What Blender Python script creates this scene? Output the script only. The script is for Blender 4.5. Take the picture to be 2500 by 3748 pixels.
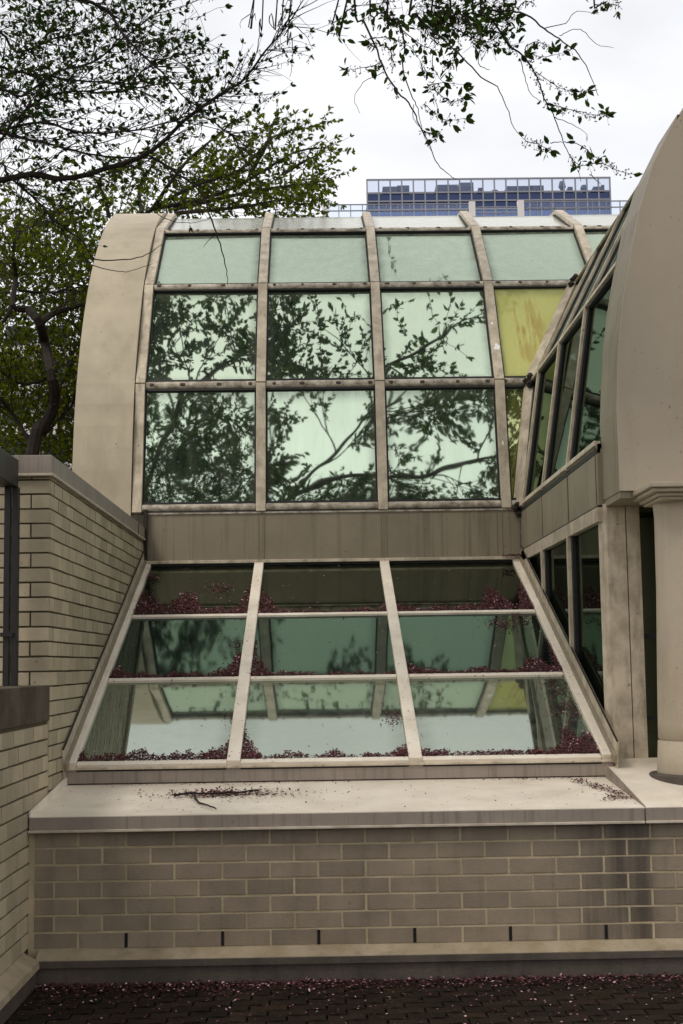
import bpy, math, random
from mathutils import Vector, Matrix, noise as mnoise
random.seed(7)
C = bpy.context.scene.collection
SC = bpy.context.scene
for o in list(bpy.data.objects): bpy.data.objects.remove(o)
R_ = math.radians

# ------------------------------------------------------------ camera, sky, sun, exposure
EYE = Vector((0, 0, 1.75)); YAW, PIT, ROL = .0149, .1073, .0146; FPX = 5206.
r0 = Vector((math.cos(YAW), -math.sin(YAW), 0)); f0 = Vector((math.sin(YAW), math.cos(YAW), 0)); zz = Vector((0, 0, 1))
FW = f0*math.cos(PIT)+zz*math.sin(PIT); U0 = -f0*math.sin(PIT)+zz*math.cos(PIT)
RT = math.cos(ROL)*r0-math.sin(ROL)*U0; UP = math.sin(ROL)*r0+math.cos(ROL)*U0
cam = bpy.data.cameras.new('camera'); co = bpy.data.objects.new('camera', cam); C.objects.link(co)
cam.sensor_fit = 'VERTICAL'; cam.sensor_height = 36; cam.lens = 50; cam.clip_start = .05; cam.clip_end = 2000
co.matrix_world = Matrix(((RT.x, UP.x, -FW.x, EYE.x), (RT.y, UP.y, -FW.y, EYE.y), (RT.z, UP.z, -FW.z, EYE.z), (0, 0, 0, 1)))
SC.camera = co
SUN_EL, SUN_AZ = R_(52), R_(228)          # high soft sun behind the cloud, behind and left of the camera
w = bpy.data.worlds.new('World'); SC.world = w; w.use_nodes = True
nt = w.node_tree; nt.nodes.clear(); L = nt.links.new
out = nt.nodes.new('ShaderNodeOutputWorld'); bg = nt.nodes.new('ShaderNodeBackground'); bg2 = nt.nodes.new('ShaderNodeBackground')
ad = nt.nodes.new('ShaderNodeAddShader'); sky = nt.nodes.new('ShaderNodeTexSky'); sky.sky_type = 'NISHITA'; sky.sun_disc = False
sky.sun_elevation = SUN_EL; sky.sun_rotation = SUN_AZ; sky.dust_density = 3; sky.air_density = 1
bg.inputs[1].default_value = .05
tc = nt.nodes.new('ShaderNodeTexCoord'); mp = nt.nodes.new('ShaderNodeMapping'); mp.inputs['Scale'].default_value = (1, 1, 2.6)
no = nt.nodes.new('ShaderNodeTexNoise'); no.inputs['Scale'].default_value = 3.4; no.inputs['Detail'].default_value = 5
cr = nt.nodes.new('ShaderNodeValToRGB'); cr.color_ramp.elements[0].position = .36; cr.color_ramp.elements[1].position = .6
cr.color_ramp.elements[0].color = (.80, .78, .755, 1); cr.color_ramp.elements[1].color = (.98, .955, .925, 1)
L(tc.outputs['Generated'], mp.inputs[0]); L(mp.outputs[0], no.inputs[0]); L(no.outputs[0], cr.inputs[0]); L(cr.outputs[0], bg2.inputs[0])
L(sky.outputs[0], bg.inputs[0]); L(bg.outputs[0], ad.inputs[0]); L(bg2.outputs[0], ad.inputs[1]); L(ad.outputs[0], out.inputs[0])
sl = bpy.data.lights.new('sun', 'SUN'); sl.energy = 1.5; sl.angle = R_(14); sl.color = (1, .95, .87)
so = bpy.data.objects.new('sun', sl); C.objects.link(so)
sd = Vector((math.sin(SUN_AZ)*math.cos(SUN_EL), math.cos(SUN_AZ)*math.cos(SUN_EL), math.sin(SUN_EL)))
so.rotation_euler = sd.to_track_quat('Z', 'Y').to_euler(); so.location = (0, 0, 30)
SC.view_settings.view_transform = 'Standard'; SC.view_settings.look = 'None'; SC.view_settings.exposure = 0; SC.view_settings.gamma = 1
SC.cycles.max_bounces = 8; SC.cycles.use_denoising = True

# ------------------------------------------------------------ helpers
def ray(x, y): return FW+RT*((x-1250)/FPX)-UP*((y-1874)/FPX)
def at(x, y, Y):                          # a point of the place at depth Y
    d = ray(x, y); return EYE+d*(Y/d.y)
def lerp(a, b, t): return a+(b-a)*t
class MB:
    def __init__(s): s.v = []; s.f = []; s.m = []
    def poly(s, pts, mi=0):
        n = len(s.v); s.v += [Vector(p) for p in pts]; s.f.append(tuple(range(n, n+len(pts)))); s.m.append(mi)
    def hexa(s, p, mi=0):                 # 8 points: bottom ring, top ring
        n = len(s.v); s.v += [Vector(q) for q in p]
        for f in ((3, 2, 1, 0), (4, 5, 6, 7), (0, 1, 5, 4), (1, 2, 6, 5), (2, 3, 7, 6), (3, 0, 4, 7)):
            s.f.append(tuple(n+i for i in f)); s.m.append(mi)
    def box(s, x0, x1, y0, y1, z0, z1, mi=0):
        s.hexa([(x0, y0, z0), (x1, y0, z0), (x1, y1, z0), (x0, y1, z0), (x0, y0, z1), (x1, y0, z1), (x1, y1, z1), (x0, y1, z1)], mi)
    def prism(s, pts, off, mi=0):         # polygon swept by a vector
        n = len(s.v); k = len(pts); off = Vector(off); P = [Vector(p) for p in pts]
        s.v += P+[p+off for p in P]
        s.f.append(tuple(range(n, n+k))); s.f.append(tuple(range(n+2*k-1, n+k-1, -1))); s.m += [mi, mi]
        for i in range(k):
            j = (i+1) % k; s.f.append((n+i, n+k+i, n+k+j, n+j)); s.m.append(mi)
    def bar(s, a, b, wdir, nrm, w, h0, h1, mi=0):  # bar a-b: width w along wdir, from h0 to h1 along nrm
        a, b = Vector(a), Vector(b); wd = Vector(wdir).normalized()*(w/2); n = Vector(nrm).normalized()
        s.hexa([a-wd+n*h0, b-wd+n*h0, b+wd+n*h0, a+wd+n*h0, a-wd+n*h1, b-wd+n*h1, b+wd+n*h1, a+wd+n*h1], mi)
    def tube(s, pts, rad, k=6, mi=0, cap=True):
        pts = [Vector(p) for p in pts]; n0 = len(s.v); up = Vector((0.3, .2, 1)).normalized()
        for i, p in enumerate(pts):
            d = (pts[min(i+1, len(pts)-1)]-pts[max(i-1, 0)])
            d = d.normalized() if d.length > 1e-9 else Vector((0, 0, 1))
            u = up-d*up.dot(d)
            if u.length < .05: u = Vector((1, 0, 0))-d*d.x
            u.normalize(); v = d.cross(u); up = u; r = rad[i] if isinstance(rad, (list, tuple)) else rad
            for q in range(k):
                a = 2*math.pi*q/k; s.v.append(p+(u*math.cos(a)+v*math.sin(a))*r)
        for i in range(len(pts)-1):
            for q in range(k):
                a = n0+i*k+q; b = n0+i*k+(q+1) % k; s.f.append((a, b, b+k, a+k)); s.m.append(mi)
        if cap:
            s.f.append(tuple(n0+q for q in reversed(range(k)))); s.m.append(mi)
            e = n0+(len(pts)-1)*k; s.f.append(tuple(e+q for q in range(k))); s.m.append(mi)
    def lathe(s, cx, cy, prof, k=48, mi=0):
        n0 = len(s.v)
        for r, z in prof:
            for q in range(k):
                a = 2*math.pi*q/k; s.v.append(Vector((cx+r*math.cos(a), cy+r*math.sin(a), z)))
        for i in range(len(prof)-1):
            for q in range(k):
                a = n0+i*k+q; b = n0+i*k+(q+1) % k; s.f.append((a, b, b+k, a+k)); s.m.append(mi)
    def build(s, name, mats, parent=None, smooth=False, bevel=0, label=None):
        me = bpy.data.meshes.new(name)
        org = Vector(parent['_o']) if parent is not None and '_o' in parent else Vector((0, 0, 0))
        me.from_pydata([tuple(v-org) for v in s.v], [], s.f)
        if not isinstance(mats, (list, tuple)): mats = [mats]
        for m in mats: me.materials.append(m)
        me.polygons.foreach_set('material_index', s.m)
        if smooth: me.polygons.foreach_set('use_smooth', [True]*len(s.f))
        me.update(); o = bpy.data.objects.new(name, me); C.objects.link(o)
        if parent is not None: o.parent = parent
        if '_o' in (parent or {}): o['_o'] = tuple(org)
        if bevel:
            b = o.modifiers.new('bevel', 'BEVEL'); b.width = bevel; b.segments = 2; b.limit_method = 'ANGLE'; b.angle_limit = R_(40)
        if label: o['label'] = label
        return o
def thing(name, loc, label, cat, group=None):
    o = bpy.data.objects.new(name, None); C.objects.link(o); o.location = loc; o.empty_display_size = .2
    o['_o'] = tuple(loc); o['label'] = label; o['category'] = cat
    if group: o['group'] = group
    return o
def tag(o, label=None, cat=None, group=None, kind=None):
    for k, v in (('label', label), ('category', cat), ('group', group), ('kind', kind)):
        if v: o[k] = v
    return o

# ------------------------------------------------------------ materials
def mat(name, col, rough=.6, col2=None, nscale=3., streak=None, streak_col=None, streak_amt=.4, bump=0., bscale=60., island=0., metal=0., spec=.4, spots=0., stain=None):
    m = bpy.data.materials.new(name); m.use_nodes = True; nt = m.node_tree; N = nt.nodes.new; L = nt.links.new
    b = nt.nodes['Principled BSDF']; b.inputs['Roughness'].default_value = rough; b.inputs['Metallic'].default_value = metal
    b.inputs['Specular IOR Level'].default_value = spec
    geo = N('ShaderNodeNewGeometry'); src = geo.outputs['Position']
    def rgb(c): r = N('ShaderNodeRGB'); r.outputs[0].default_value = (*c, 1); return r.outputs[0]
    def mix(fac, a, b_, mode='MIX'):
        x = N('ShaderNodeMix'); x.data_type = 'RGBA'; x.blend_type = mode
        if isinstance(fac, float): x.inputs[0].default_value = fac
        else: L(fac, x.inputs[0])
        L(a, x.inputs[6]); L(b_, x.inputs[7]); return x.outputs[2]
    def noi(sc, det=5, scale=None, lo=.35, hi=.65, rough=.6):
        n = N('ShaderNodeTexNoise'); n.inputs['Scale'].default_value = sc; n.inputs['Detail'].default_value = det; n.inputs['Roughness'].default_value = rough
        if scale:
            mp = N('ShaderNodeMapping'); mp.inputs['Scale'].default_value = scale; L(src, mp.inputs[0]); L(mp.outputs[0], n.inputs[0])
        else: L(src, n.inputs[0])
        mr = N('ShaderNodeMapRange'); mr.inputs[1].default_value = lo; mr.inputs[2].default_value = hi; L(n.outputs[0], mr.inputs[0]); return mr.outputs[0]
    c = rgb(col)
    if col2: c = mix(noi(nscale), c, rgb(col2))
    if island:
        mr = N('ShaderNodeMapRange'); mr.inputs[3].default_value = 1-island; mr.inputs[4].default_value = 1+island*.6
        L(geo.outputs['Random Per Island'], mr.inputs[0])
        cc = N('ShaderNodeCombineColor'); [L(mr.outputs[0], cc.inputs[i]) for i in range(3)]
        c = mix(1., c, cc.outputs[0], 'MULTIPLY')
    if streak:
        f = noi(1., 4, streak, .5, .78); mu = N('ShaderNodeMath'); mu.operation = 'MULTIPLY'; mu.inputs[1].default_value = streak_amt; L(f, mu.inputs[0])
        c = mix(mu.outputs[0], c, rgb(streak_col or (.08, .065, .045)))
    if spots:
        f = noi(26., 2, None, .70, .76); mu = N('ShaderNodeMath'); mu.operation = 'MULTIPLY'; mu.inputs[1].default_value = spots; L(f, mu.inputs[0])
        c = mix(mu.outputs[0], c, rgb((.05, .04, .03)))
    if stain:                              # run-off stain below the coping joint, wider at the foot
        sx_, wd_ = stain; spx = N('ShaderNodeSeparateXYZ'); L(src, spx.inputs[0])
        def MM(op, x, y):
            q = N('ShaderNodeMath'); q.operation = op
            for i, vv in enumerate((x, y)):
                if isinstance(vv, (int, float)): q.inputs[i].default_value = vv
                else: L(vv, q.inputs[i])
            return q.outputs[0]
        d1 = MM('DIVIDE', MM('ABSOLUTE', MM('SUBTRACT', spx.outputs[0], sx_), 0.), wd_); d2 = MM('DIVIDE', MM('ABSOLUTE', MM('SUBTRACT', spx.outputs[0], sx_+.19), 0.), .085)
        f1 = MM('MULTIPLY', MM('MAXIMUM', MM('SUBTRACT', 1., d1), 0.), noi(1., 4, (9, 9, .7), .32, .66)); f2 = MM('MAXIMUM', MM('SUBTRACT', 1., d2), 0.)
        f = MM('MINIMUM', MM('ADD', MM('MULTIPLY', f1, 1.0), MM('MULTIPLY', MM('MULTIPLY', f2, noi(1., 4, (12, 12, 2.), .25, .6)), .75)), .8)
        c = mix(f, c, rgb((.045, .035, .027)))
    L(c, b.inputs['Base Color'])
    if bump:
        n = N('ShaderNodeTexNoise'); n.inputs['Scale'].default_value = bscale; n.inputs['Detail'].default_value = 6; L(src, n.inputs[0])
        bu = N('ShaderNodeBump'); bu.inputs['Strength'].default_value = bump; bu.inputs['Distance'].default_value = .01; L(n.outputs[0], bu.inputs['Height']); L(bu.outputs[0], b.inputs['Normal'])
    return m
def glass(name, tint, base, fac=.9, rough=.02, dust=.1, dustcol=(.35, .38, .32), stain=None, wob=.004, edge=0.):
    m = bpy.data.materials.new(name); m.use_nodes = True; nt = m.node_tree; N = nt.nodes.new; L = nt.links.new
    nt.nodes.remove(nt.nodes['Principled BSDF']); outn = nt.nodes['Material Output']
    geo = N('ShaderNodeNewGeometry')
    g = N('ShaderNodeBsdfGlossy'); g.inputs['Color'].default_value = (*tint, 1); g.inputs['Roughness'].default_value = rough
    d = N('ShaderNodeBsdfDiffuse'); d.inputs['Color'].default_value = (*base, 1)
    a = N('ShaderNodeMixShader'); a.inputs[0].default_value = fac; L(d.outputs[0], a.inputs[1]); L(g.outputs[0], a.inputs[2])
    nb = N('ShaderNodeTexNoise'); nb.inputs['Scale'].default_value = 1.6; nb.inputs['Detail'].default_value = 1; L(geo.outputs['Position'], nb.inputs[0])
    bu = N('ShaderNodeBump'); bu.inputs['Strength'].default_value = 1; bu.inputs['Distance'].default_value = wob; L(nb.outputs[0], bu.inputs['Height']); L(bu.outputs[0], g.inputs['Normal'])
    mp = N('ShaderNodeMapping'); mp.inputs['Scale'].default_value = (9, 9, .8); L(geo.outputs['Position'], mp.inputs[0])
    n = N('ShaderNodeTexNoise'); n.inputs['Scale'].default_value = 1; n.inputs['Detail'].default_value = 6; n.inputs['Roughness'].default_value = .65; L(mp.outputs[0], n.inputs[0])
    mr = N('ShaderNodeMapRange'); mr.inputs[1].default_value = .35; mr.inputs[2].default_value = .75; mr.inputs[3].default_value = dust*.25; mr.inputs[4].default_value = dust*1.6; L(n.outputs[0], mr.inputs[0])
    dd = N('ShaderNodeBsdfDiffuse'); dd.inputs['Color'].default_value = (*dustcol, 1)
    if stain:                              # rusty run-off stain with its own place on the pane
        sx, sz = stain; sp = N('ShaderNodeSeparateXYZ'); L(geo.outputs['Position'], sp.inputs[0])
        def M(op, x, y=None):
            q = N('ShaderNodeMath'); q.operation = op
            for i, vv in enumerate((x, y)):
                if vv is None: continue
                if isinstance(vv, (int, float)): q.inputs[i].default_value = vv
                else: L(vv, q.inputs[i])
            return q.outputs[0]
        dx = M('MULTIPLY', M('SUBTRACT', sp.outputs[0], sx), 5.2); dz = M('MULTIPLY', M('SUBTRACT', sp.outputs[2], sz), 2.2)
        rr = M('ADD', M('MULTIPLY', dx, dx), M('MULTIPLY', dz, dz)); fall = M('SUBTRACT', 1., rr); fall = M('MAXIMUM', fall, 0.)
        mp2 = N('ShaderNodeMapping'); mp2.inputs['Scale'].default_value = (26, 3, 1.2); L(geo.outputs['Position'], mp2.inputs[0])
        n2 = N('ShaderNodeTexNoise'); n2.inputs['Scale'].default_value = 1; n2.inputs['Detail'].default_value = 3; L(mp2.outputs[0], n2.inputs[0])
        mr2 = N('ShaderNodeMapRange'); mr2.inputs[1].default_value = .43; mr2.inputs[2].default_value = .62; L(n2.outputs[0], mr2.inputs[0])
        f = M('MINIMUM', M('MULTIPLY', M('MULTIPLY', fall, mr2.outputs[0]), 3.2), .92)
        mx = N('ShaderNodeMix'); mx.data_type = 'RGBA'; L(f, mx.inputs[0]); mx.inputs[6].default_value = (*dustcol, 1); mx.inputs[7].default_value = (.30, .115, .012, 1)
        L(mx.outputs[2], dd.inputs[0])
    e = N('ShaderNodeMixShader'); L(mr.outputs[0], e.inputs[0]); L(a.outputs[0], e.inputs[1]); L(dd.outputs[0], e.inputs[2])
    last = e.outputs[0]
    if edge:                               # dirt film that has gathered along the edges of each pane
        tg = N('ShaderNodeTexCoord'); sg = N('ShaderNodeSeparateXYZ'); L(tg.outputs['Generated'], sg.inputs[0])
        def Q(op, x, y=None):
            q = N('ShaderNodeMath'); q.operation = op
            for i, vv in enumerate((x, y)):
                if vv is None: continue
                if isinstance(vv, (int, float)): q.inputs[i].default_value = vv
                else: L(vv, q.inputs[i])
            return q.outputs[0]
        ex = Q('MINIMUM', sg.outputs[0], Q('SUBTRACT', 1., sg.outputs[0])); ez = Q('MINIMUM', Q('MULTIPLY', sg.outputs[2], 1.2), Q('MULTIPLY', Q('SUBTRACT', 1., sg.outputs[2]), .8)); ed = Q('MINIMUM', ex, ez)
        mre = N('ShaderNodeMapRange'); mre.interpolation_type = 'SMOOTHERSTEP'; mre.inputs[1].default_value = .02; mre.inputs[2].default_value = .15; mre.inputs[3].default_value = edge; mre.inputs[4].default_value = 0.; L(ed, mre.inputs[0])
        fe = Q('MULTIPLY', mre.outputs[0], Q('ADD', Q('MULTIPLY', n.outputs[0], 1.3), .25))
        de = N('ShaderNodeBsdfDiffuse'); de.inputs['Color'].default_value = (.10, .115, .08, 1)
        z = N('ShaderNodeMixShader'); L(fe, z.inputs[0]); L(last, z.inputs[1]); L(de.outputs[0], z.inputs[2]); last = z.outputs[0]
    L(last, outn.inputs[0]); return m
def leafmat(name, c1, c2, trans=.35):
    m = bpy.data.materials.new(name); m.use_nodes = True; nt = m.node_tree; N = nt.nodes.new; L = nt.links.new
    nt.nodes.remove(nt.nodes['Principled BSDF']); geo = N('ShaderNodeNewGeometry')
    rp = N('ShaderNodeValToRGB'); rp.color_ramp.elements[0].color = (*c1, 1); rp.color_ramp.elements[1].color = (*c2, 1); L(geo.outputs['Random Per Island'], rp.inputs[0])
    d = N('ShaderNodeBsdfDiffuse'); t = N('ShaderNodeBsdfTranslucent'); L(rp.outputs[0], d.inputs[0]); L(rp.outputs[0], t.inputs[0])
    x = N('ShaderNodeMixShader'); x.inputs[0].default_value = trans; L(d.outputs[0], x.inputs[1]); L(t.outputs[0], x.inputs[2]); L(x.outputs[0], nt.nodes['Material Output'].inputs[0])
    return m
BEI = (.36, .30, .22); BEI2 = (.27, .225, .165)
M = dict(
 band=mat('painted panel', (.45, .385, .275), .5, (.35, .295, .205), 1.6, bump=.15, bscale=140, spots=.5, streak=(3, 3, .5), streak_amt=.4, streak_col=(.15, .115, .07)),
 gable=mat('smooth gable panel', (.46, .385, .285), .5, (.39, .325, .24), .8, bump=.12, bscale=160, spots=.5, streak=(4, 4, .35), streak_amt=.35, streak_col=(.22, .18, .13)),
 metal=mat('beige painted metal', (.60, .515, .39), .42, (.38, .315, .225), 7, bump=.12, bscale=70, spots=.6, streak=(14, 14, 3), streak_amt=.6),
 rail=mat('weathered rail metal', (.56, .50, .40), .45, (.22, .18, .13), 11, bump=.2, bscale=60, spots=.9, streak=(10, 10, 16), streak_amt=.85, streak_col=(.05, .036, .022)),
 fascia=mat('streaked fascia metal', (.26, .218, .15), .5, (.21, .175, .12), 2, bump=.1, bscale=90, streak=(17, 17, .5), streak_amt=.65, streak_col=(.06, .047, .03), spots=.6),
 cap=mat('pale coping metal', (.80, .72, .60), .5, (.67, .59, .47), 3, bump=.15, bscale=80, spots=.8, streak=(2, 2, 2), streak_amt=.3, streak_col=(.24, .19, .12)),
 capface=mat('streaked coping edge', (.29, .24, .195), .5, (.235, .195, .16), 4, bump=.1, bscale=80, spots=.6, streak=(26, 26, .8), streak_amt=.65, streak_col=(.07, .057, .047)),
 lip=mat('pale drip edge', (.58, .50, .40), .45, (.40, .34, .26), 9),
 gasket=mat('black rubber gasket', (.008, .008, .008), .6),
 grime=mat('black crusted dirt', (.035, .027, .018), .9, (.015, .012, .008), 30, bump=.6, bscale=90),
 brick=mat('tan glazed brick', (.275, .218, .155), .5, (.215, .17, .12), 5, island=.17, bump=.25, bscale=140, spots=.3, streak=(9, 9, .6), streak_amt=.45, streak_col=(.075, .06, .045), stain=(1.62, .32)),
 sbrick=mat('sand coloured brick', (.46, .385, .26), .55, (.37, .31, .205), 5, island=.22, bump=.25, bscale=140, spots=.4),
 mort=mat('pale mortar', (.49, .395, .26), .9, (.36, .29, .18), 6, bump=.5, bscale=150),
 dmort=mat('mortar with painted joint shade', (.14, .115, .065), .95, (.08, .065, .035), 8, bump=.5, bscale=150),  # shade in the side wall joints is put into this mortar colour
 weep=mat('weep joint', (.006, .005, .004), .9),
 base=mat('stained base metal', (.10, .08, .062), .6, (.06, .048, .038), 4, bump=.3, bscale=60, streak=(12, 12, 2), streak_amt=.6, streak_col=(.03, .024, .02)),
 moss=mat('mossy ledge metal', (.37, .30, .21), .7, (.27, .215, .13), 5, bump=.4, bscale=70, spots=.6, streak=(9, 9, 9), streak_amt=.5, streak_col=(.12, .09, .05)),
 stone=mat('rough stone coping', (.095, .075, .055), .95, (.05, .036, .015), 4, bump=1., bscale=45),
 black=mat('black metal', (.008, .007, .007), .45, (.014, .012, .011), 9),
 dbrown=mat('dark bronze metal', (.020, .017, .016), .5, (.03, .025, .023), 6),
 column=mat('painted column', (.44, .37, .275), .55, (.36, .30, .22), 2, bump=.15, bscale=120, spots=.6, streak=(6, 6, .4), streak_amt=.4, streak_col=(.22, .18, .13)),
 bark=mat('dark bark', (.014, .010, .008), .9, (.028, .020, .015), 20, bump=.7, bscale=50),
 twig=mat('twig bark', (.03, .02, .016), .9),
 conc=mat('pale far concrete', (.55, .50, .49), .8, (.45, .41, .41), .4),
 dwin=mat('dark far window', (.04, .045, .055), .2),
 roofeq=mat('rooftop machinery', (.04, .06, .12), .6, (.03, .045, .09), 1),
 farmet=mat('pale far window frame', (.20, .205, .235), .5),
 farwhite=mat('white far concrete', (.66, .62, .61), .8),
 vault=glass('mirror green glass', (.65, .775, .585), (.010, .040, .036), .93, .022, .07, (.33, .40, .29), edge=0.55),
 vault2=glass('dusty green glass', (.56, .66, .53), (.10, .14, .11), .80, .03, .28, (.38, .43, .34), edge=0.6),
 vault3=glass('pale roof glass', (.93, .94, .88), (.3, .3, .28), .86, .13, .24, (.55, .53, .47), edge=0.3),
 yellow=glass('yellowed glass', (.72, .72, .35), (.46, .46, .14), .24, .05, .5, (.52, .50, .17), stain=(2.14, 5.12), edge=0.6),
 yellow2=glass('faded yellow glass', (.75, .80, .40), (.12, .13, .04), .80, .02, .25, (.36, .36, .13), edge=0.4),
 slope=glass('sloped glass bright reflection tint', (.46, .51, .43), (.008, .014, .010), .90, .030, .12, (.36, .40, .32), wob=.0008, edge=0.25),  # bottom row: brighter reflection put into the tint and pale film
 slopem=glass('sloped glass dark reflection tint', (.15, .195, .17), (.006, .014, .012), .92, .045, .06, (.12, .15, .12), wob=.0008),  # middle row: dark reflection put into the tint
 slopet=glass('sloped glass fascia reflection tint', (.22, .25, .20), (.008, .011, .008), .92, .015, .05, (.14, .14, .10), wob=.0008),  # top row: dark reflection of the fascia put into the tint
 side=glass('dark side glass', (.16, .20, .165), (.006, .010, .008), .92, .012, .03, (.15, .15, .1), wob=.001),
 office=glass('blue office glass', (.065, .085, .165), (.010, .016, .038), .6, .02, .1, (.03, .045, .10)),
 office2=glass('bright blue office glass', (.13, .18, .34), (.02, .035, .08), .7, .02, .1, (.06, .10, .2)),
 leaf=leafmat('spring leaves', (.04, .07, .006), (.17, .20, .016), .5),
 leafd=leafmat('deep green leaves', (.014, .042, .012), (.075, .12, .018), .42),
 bloom=leafmat('spent blossom stalks', (.05, .024, .022), (.08, .045, .03), .3),
 petal=leafmat('fallen petals', (.040, .019, .010), (.155, .065, .075), .05),
 petalw=leafmat('pale petals', (.38, .15, .23), (.6, .42, .42), .05),
 paver=mat('brown paver', (.026, .017, .010), .9, (.014, .010, .0065), 4, spec=.12, island=.3, bump=.6, bscale=60),
 joint=mat('dark sanded joint', (.014, .009, .006), .95, bump=.6, bscale=80),
 soil=mat('terrace soil', (.05, .04, .025), 1, (.03, .035, .015), 3, bump=.6, bscale=20),
)
def clearglass(name, col, tr):
    m = bpy.data.materials.new(name); m.use_nodes = True; nt = m.node_tree; N = nt.nodes.new; L = nt.links.new
    nt.nodes.remove(nt.nodes['Principled BSDF']); t = N('ShaderNodeBsdfTransparent'); t.inputs[0].default_value = (*col, 1)
    g = N('ShaderNodeBsdfGlossy'); g.inputs[0].default_value = (.7, .75, .9, 1); g.inputs[1].default_value = .03
    x = N('ShaderNodeMixShader'); x.inputs[0].default_value = 1-tr; L(t.outputs[0], x.inputs[1]); L(g.outputs[0], x.inputs[2]); L(x.outputs[0], nt.nodes['Material Output'].inputs[0]); return m
M['clear'] = clearglass('clear screen glass', (.84, .87, .93), .93)
M['plug'] = mat('crusted screw plug', (.10, .08, .055), .9, (.05, .04, .027), 40)
M['chip'] = mat('bare white patch', (.85, .84, .82), .6)
M['clear2'] = clearglass('balustrade glass', (.92, .95, 1.), .95)

# ------------------------------------------------------------ key dimensions (metres)
XL, XR, YF = -1.68, 1.905, 13.45
YLOW = 8.25                                # face of the low brick wall
YB, ZB, YT, ZT = 9.38, 1.14, 13.42, 2.71   # sloped glazing, foot and head
J = [(13.47, 3.209), (13.74, 4.50), (14.44, 5.673), (15.48, 6.587), (16.65, 7.133), (17.97, 7.34)]   # vault profile (depth, height)
VX = [0, .19, .785, 1.70, 2.80, 4.05]      # the side wing's profile is a little tighter
MX = [-1.743, -.566, .598, 1.773, 2.924, 4.09]
def zs(Y): return ZB+(Y-YB)*(ZT-ZB)/(YT-YB)

# ------------------------------------------------------------ ground
g = MB(); g.poly([(-300, -300, -.02), (300, -300, -.02), (300, 300, -.02), (-300, 300, -.02)])
tag(g.build('ground', M['joint']), kind='structure')
pv = MB()                                  # interlocking zigzag pavers, each a low block
pw, ph = .115, .20
for r in range(-3, 66):
    for c in range(-30, 34):
        x0 = c*ph+(r % 2)*ph*.5; y0 = 8.2-r*pw
        if x0 < -2.2 or x0 > 4 or (y0 < 4.0): continue
        gx = .006; k = .018; j = random.uniform(-.0015, .0015)
        pts = [(x0+gx, y0+gx), (x0+ph*.25, y0+gx-k), (x0+ph*.5, y0+gx+.0), (x0+ph*.75, y0+gx+k), (x0+ph-gx, y0+gx), (x0+ph-gx, y0+pw-gx), (x0+ph*.75, y0+pw-gx+k), (x0+ph*.5, y0+pw-gx), (x0+ph*.25, y0+pw-gx-k), (x0+gx, y0+pw-gx)]
        pv.prism([(x, y, -.012) for x, y in pts], (0, 0, .012+j))
tag(pv.build('pavement', M['paver']), kind='structure')
te = MB(); te.box(-60, -2.55, -20, 120, -.015, 1.35); tag(te.build('terrace_ground', M['soil']), kind='structure')

# ------------------------------------------------------------ brick wall builder
def bricks(mb, org, du, n, u0, u1, z0, z1, bl, ch, phase=0., hj=.010, vj=.010, proud=.0, depth=.05, halves=None, clip=None, jit=.0012):
    """courses of real bricks on a vertical plane: org + du*u + z, facing n"""
    du = Vector(du); n = Vector(n); k = 0; z = z0
    while z < z1-.01:
        zt = min(z+ch, z1)
        off = (phase+(bl/2 if k % 2 else 0)) % bl
        u = u0-bl+off
        while u < u1:
            a, b = max(u, u0), min(u+bl, u1)
            if b-a > .03:
                if clip is None or clip((a+b)/2, (z+zt)/2):
                    j = random.uniform(-jit, jit); p = Vector(org)
                    q = lambda uu, zz_, d: p+du*uu+Vector((0, 0, zz_))+n*d
                    R1 = lambda: random.uniform(-.0013, .0013)
                    a2, b2 = a+vj/2+R1(), b-vj/2+R1(); za, zb = z+hj/2+R1(), zt-hj/2+R1()
                    mb.hexa([q(a2, za, -depth), q(b2, za, -depth), q(b2, za, proud+j), q(a2, za, proud+j), q(a2, zb, -depth), q(b2, zb, -depth), q(b2, zb, proud+j), q(a2, zb, proud+j)])
            u += bl
        z += ch; k += 1

# low front wall -------------------------------------------------------
t = thing('low_brick_wall', (0, YLOW, 0), 'low tan brick wall with pale mortar and a row of dark weep slots under the skylight', 'wall')
b = MB(); BP = .2714; ZB0 = .1805; CH = .0935
bricks(b, (0, YLOW, 0), (1, 0, 0), (0, -1, 0), XL+.03, 3.6, ZB0, .84, BP, CH, phase=(-1.126-(XL+.03)) % BP, hj=.011, vj=.013, proud=.0035)
b.build('brickwork', M['brick'], t, bevel=.002)
b = MB(); b.box(XL, 3.6, YLOW, YLOW+.2, 0, .84); b.build('mortar', M['mort'], t)
for k in range(9):
    x = -1.126+k*BP*2
    if x > 3.4: break
    b = MB(); b.box(x-.0085, x+.0085, YLOW-.0065, YLOW+.01, ZB0+.006, ZB0+CH-.008); b.build('weep_slot', M['weep'], t)
b = MB()                                   # metal ledge at the foot and its plinth
prof = [(YLOW+.02, .186), (YLOW-.012, .180), (YLOW-.10, .142), (YLOW-.105, .104), (YLOW+.02, .104)]
b.prism([(XL+.06, y, z) for y, z in prof], (2.33+1.64-.06, 0, 0)); b.build('base_ledge', M['moss'], t, bevel=.003)
b = MB(); b.prism([(2.335, y, z) for y, z in prof], (1.5, 0, 0)); b.build('base_ledge', M['moss'], t, bevel=.003)
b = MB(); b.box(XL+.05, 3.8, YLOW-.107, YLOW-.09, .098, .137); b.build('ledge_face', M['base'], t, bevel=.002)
b = MB(); b.box(XL+.02, 3.8, YLOW-.085, YLOW, 0, .097); b.build('plinth', M['base'], t)
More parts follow.
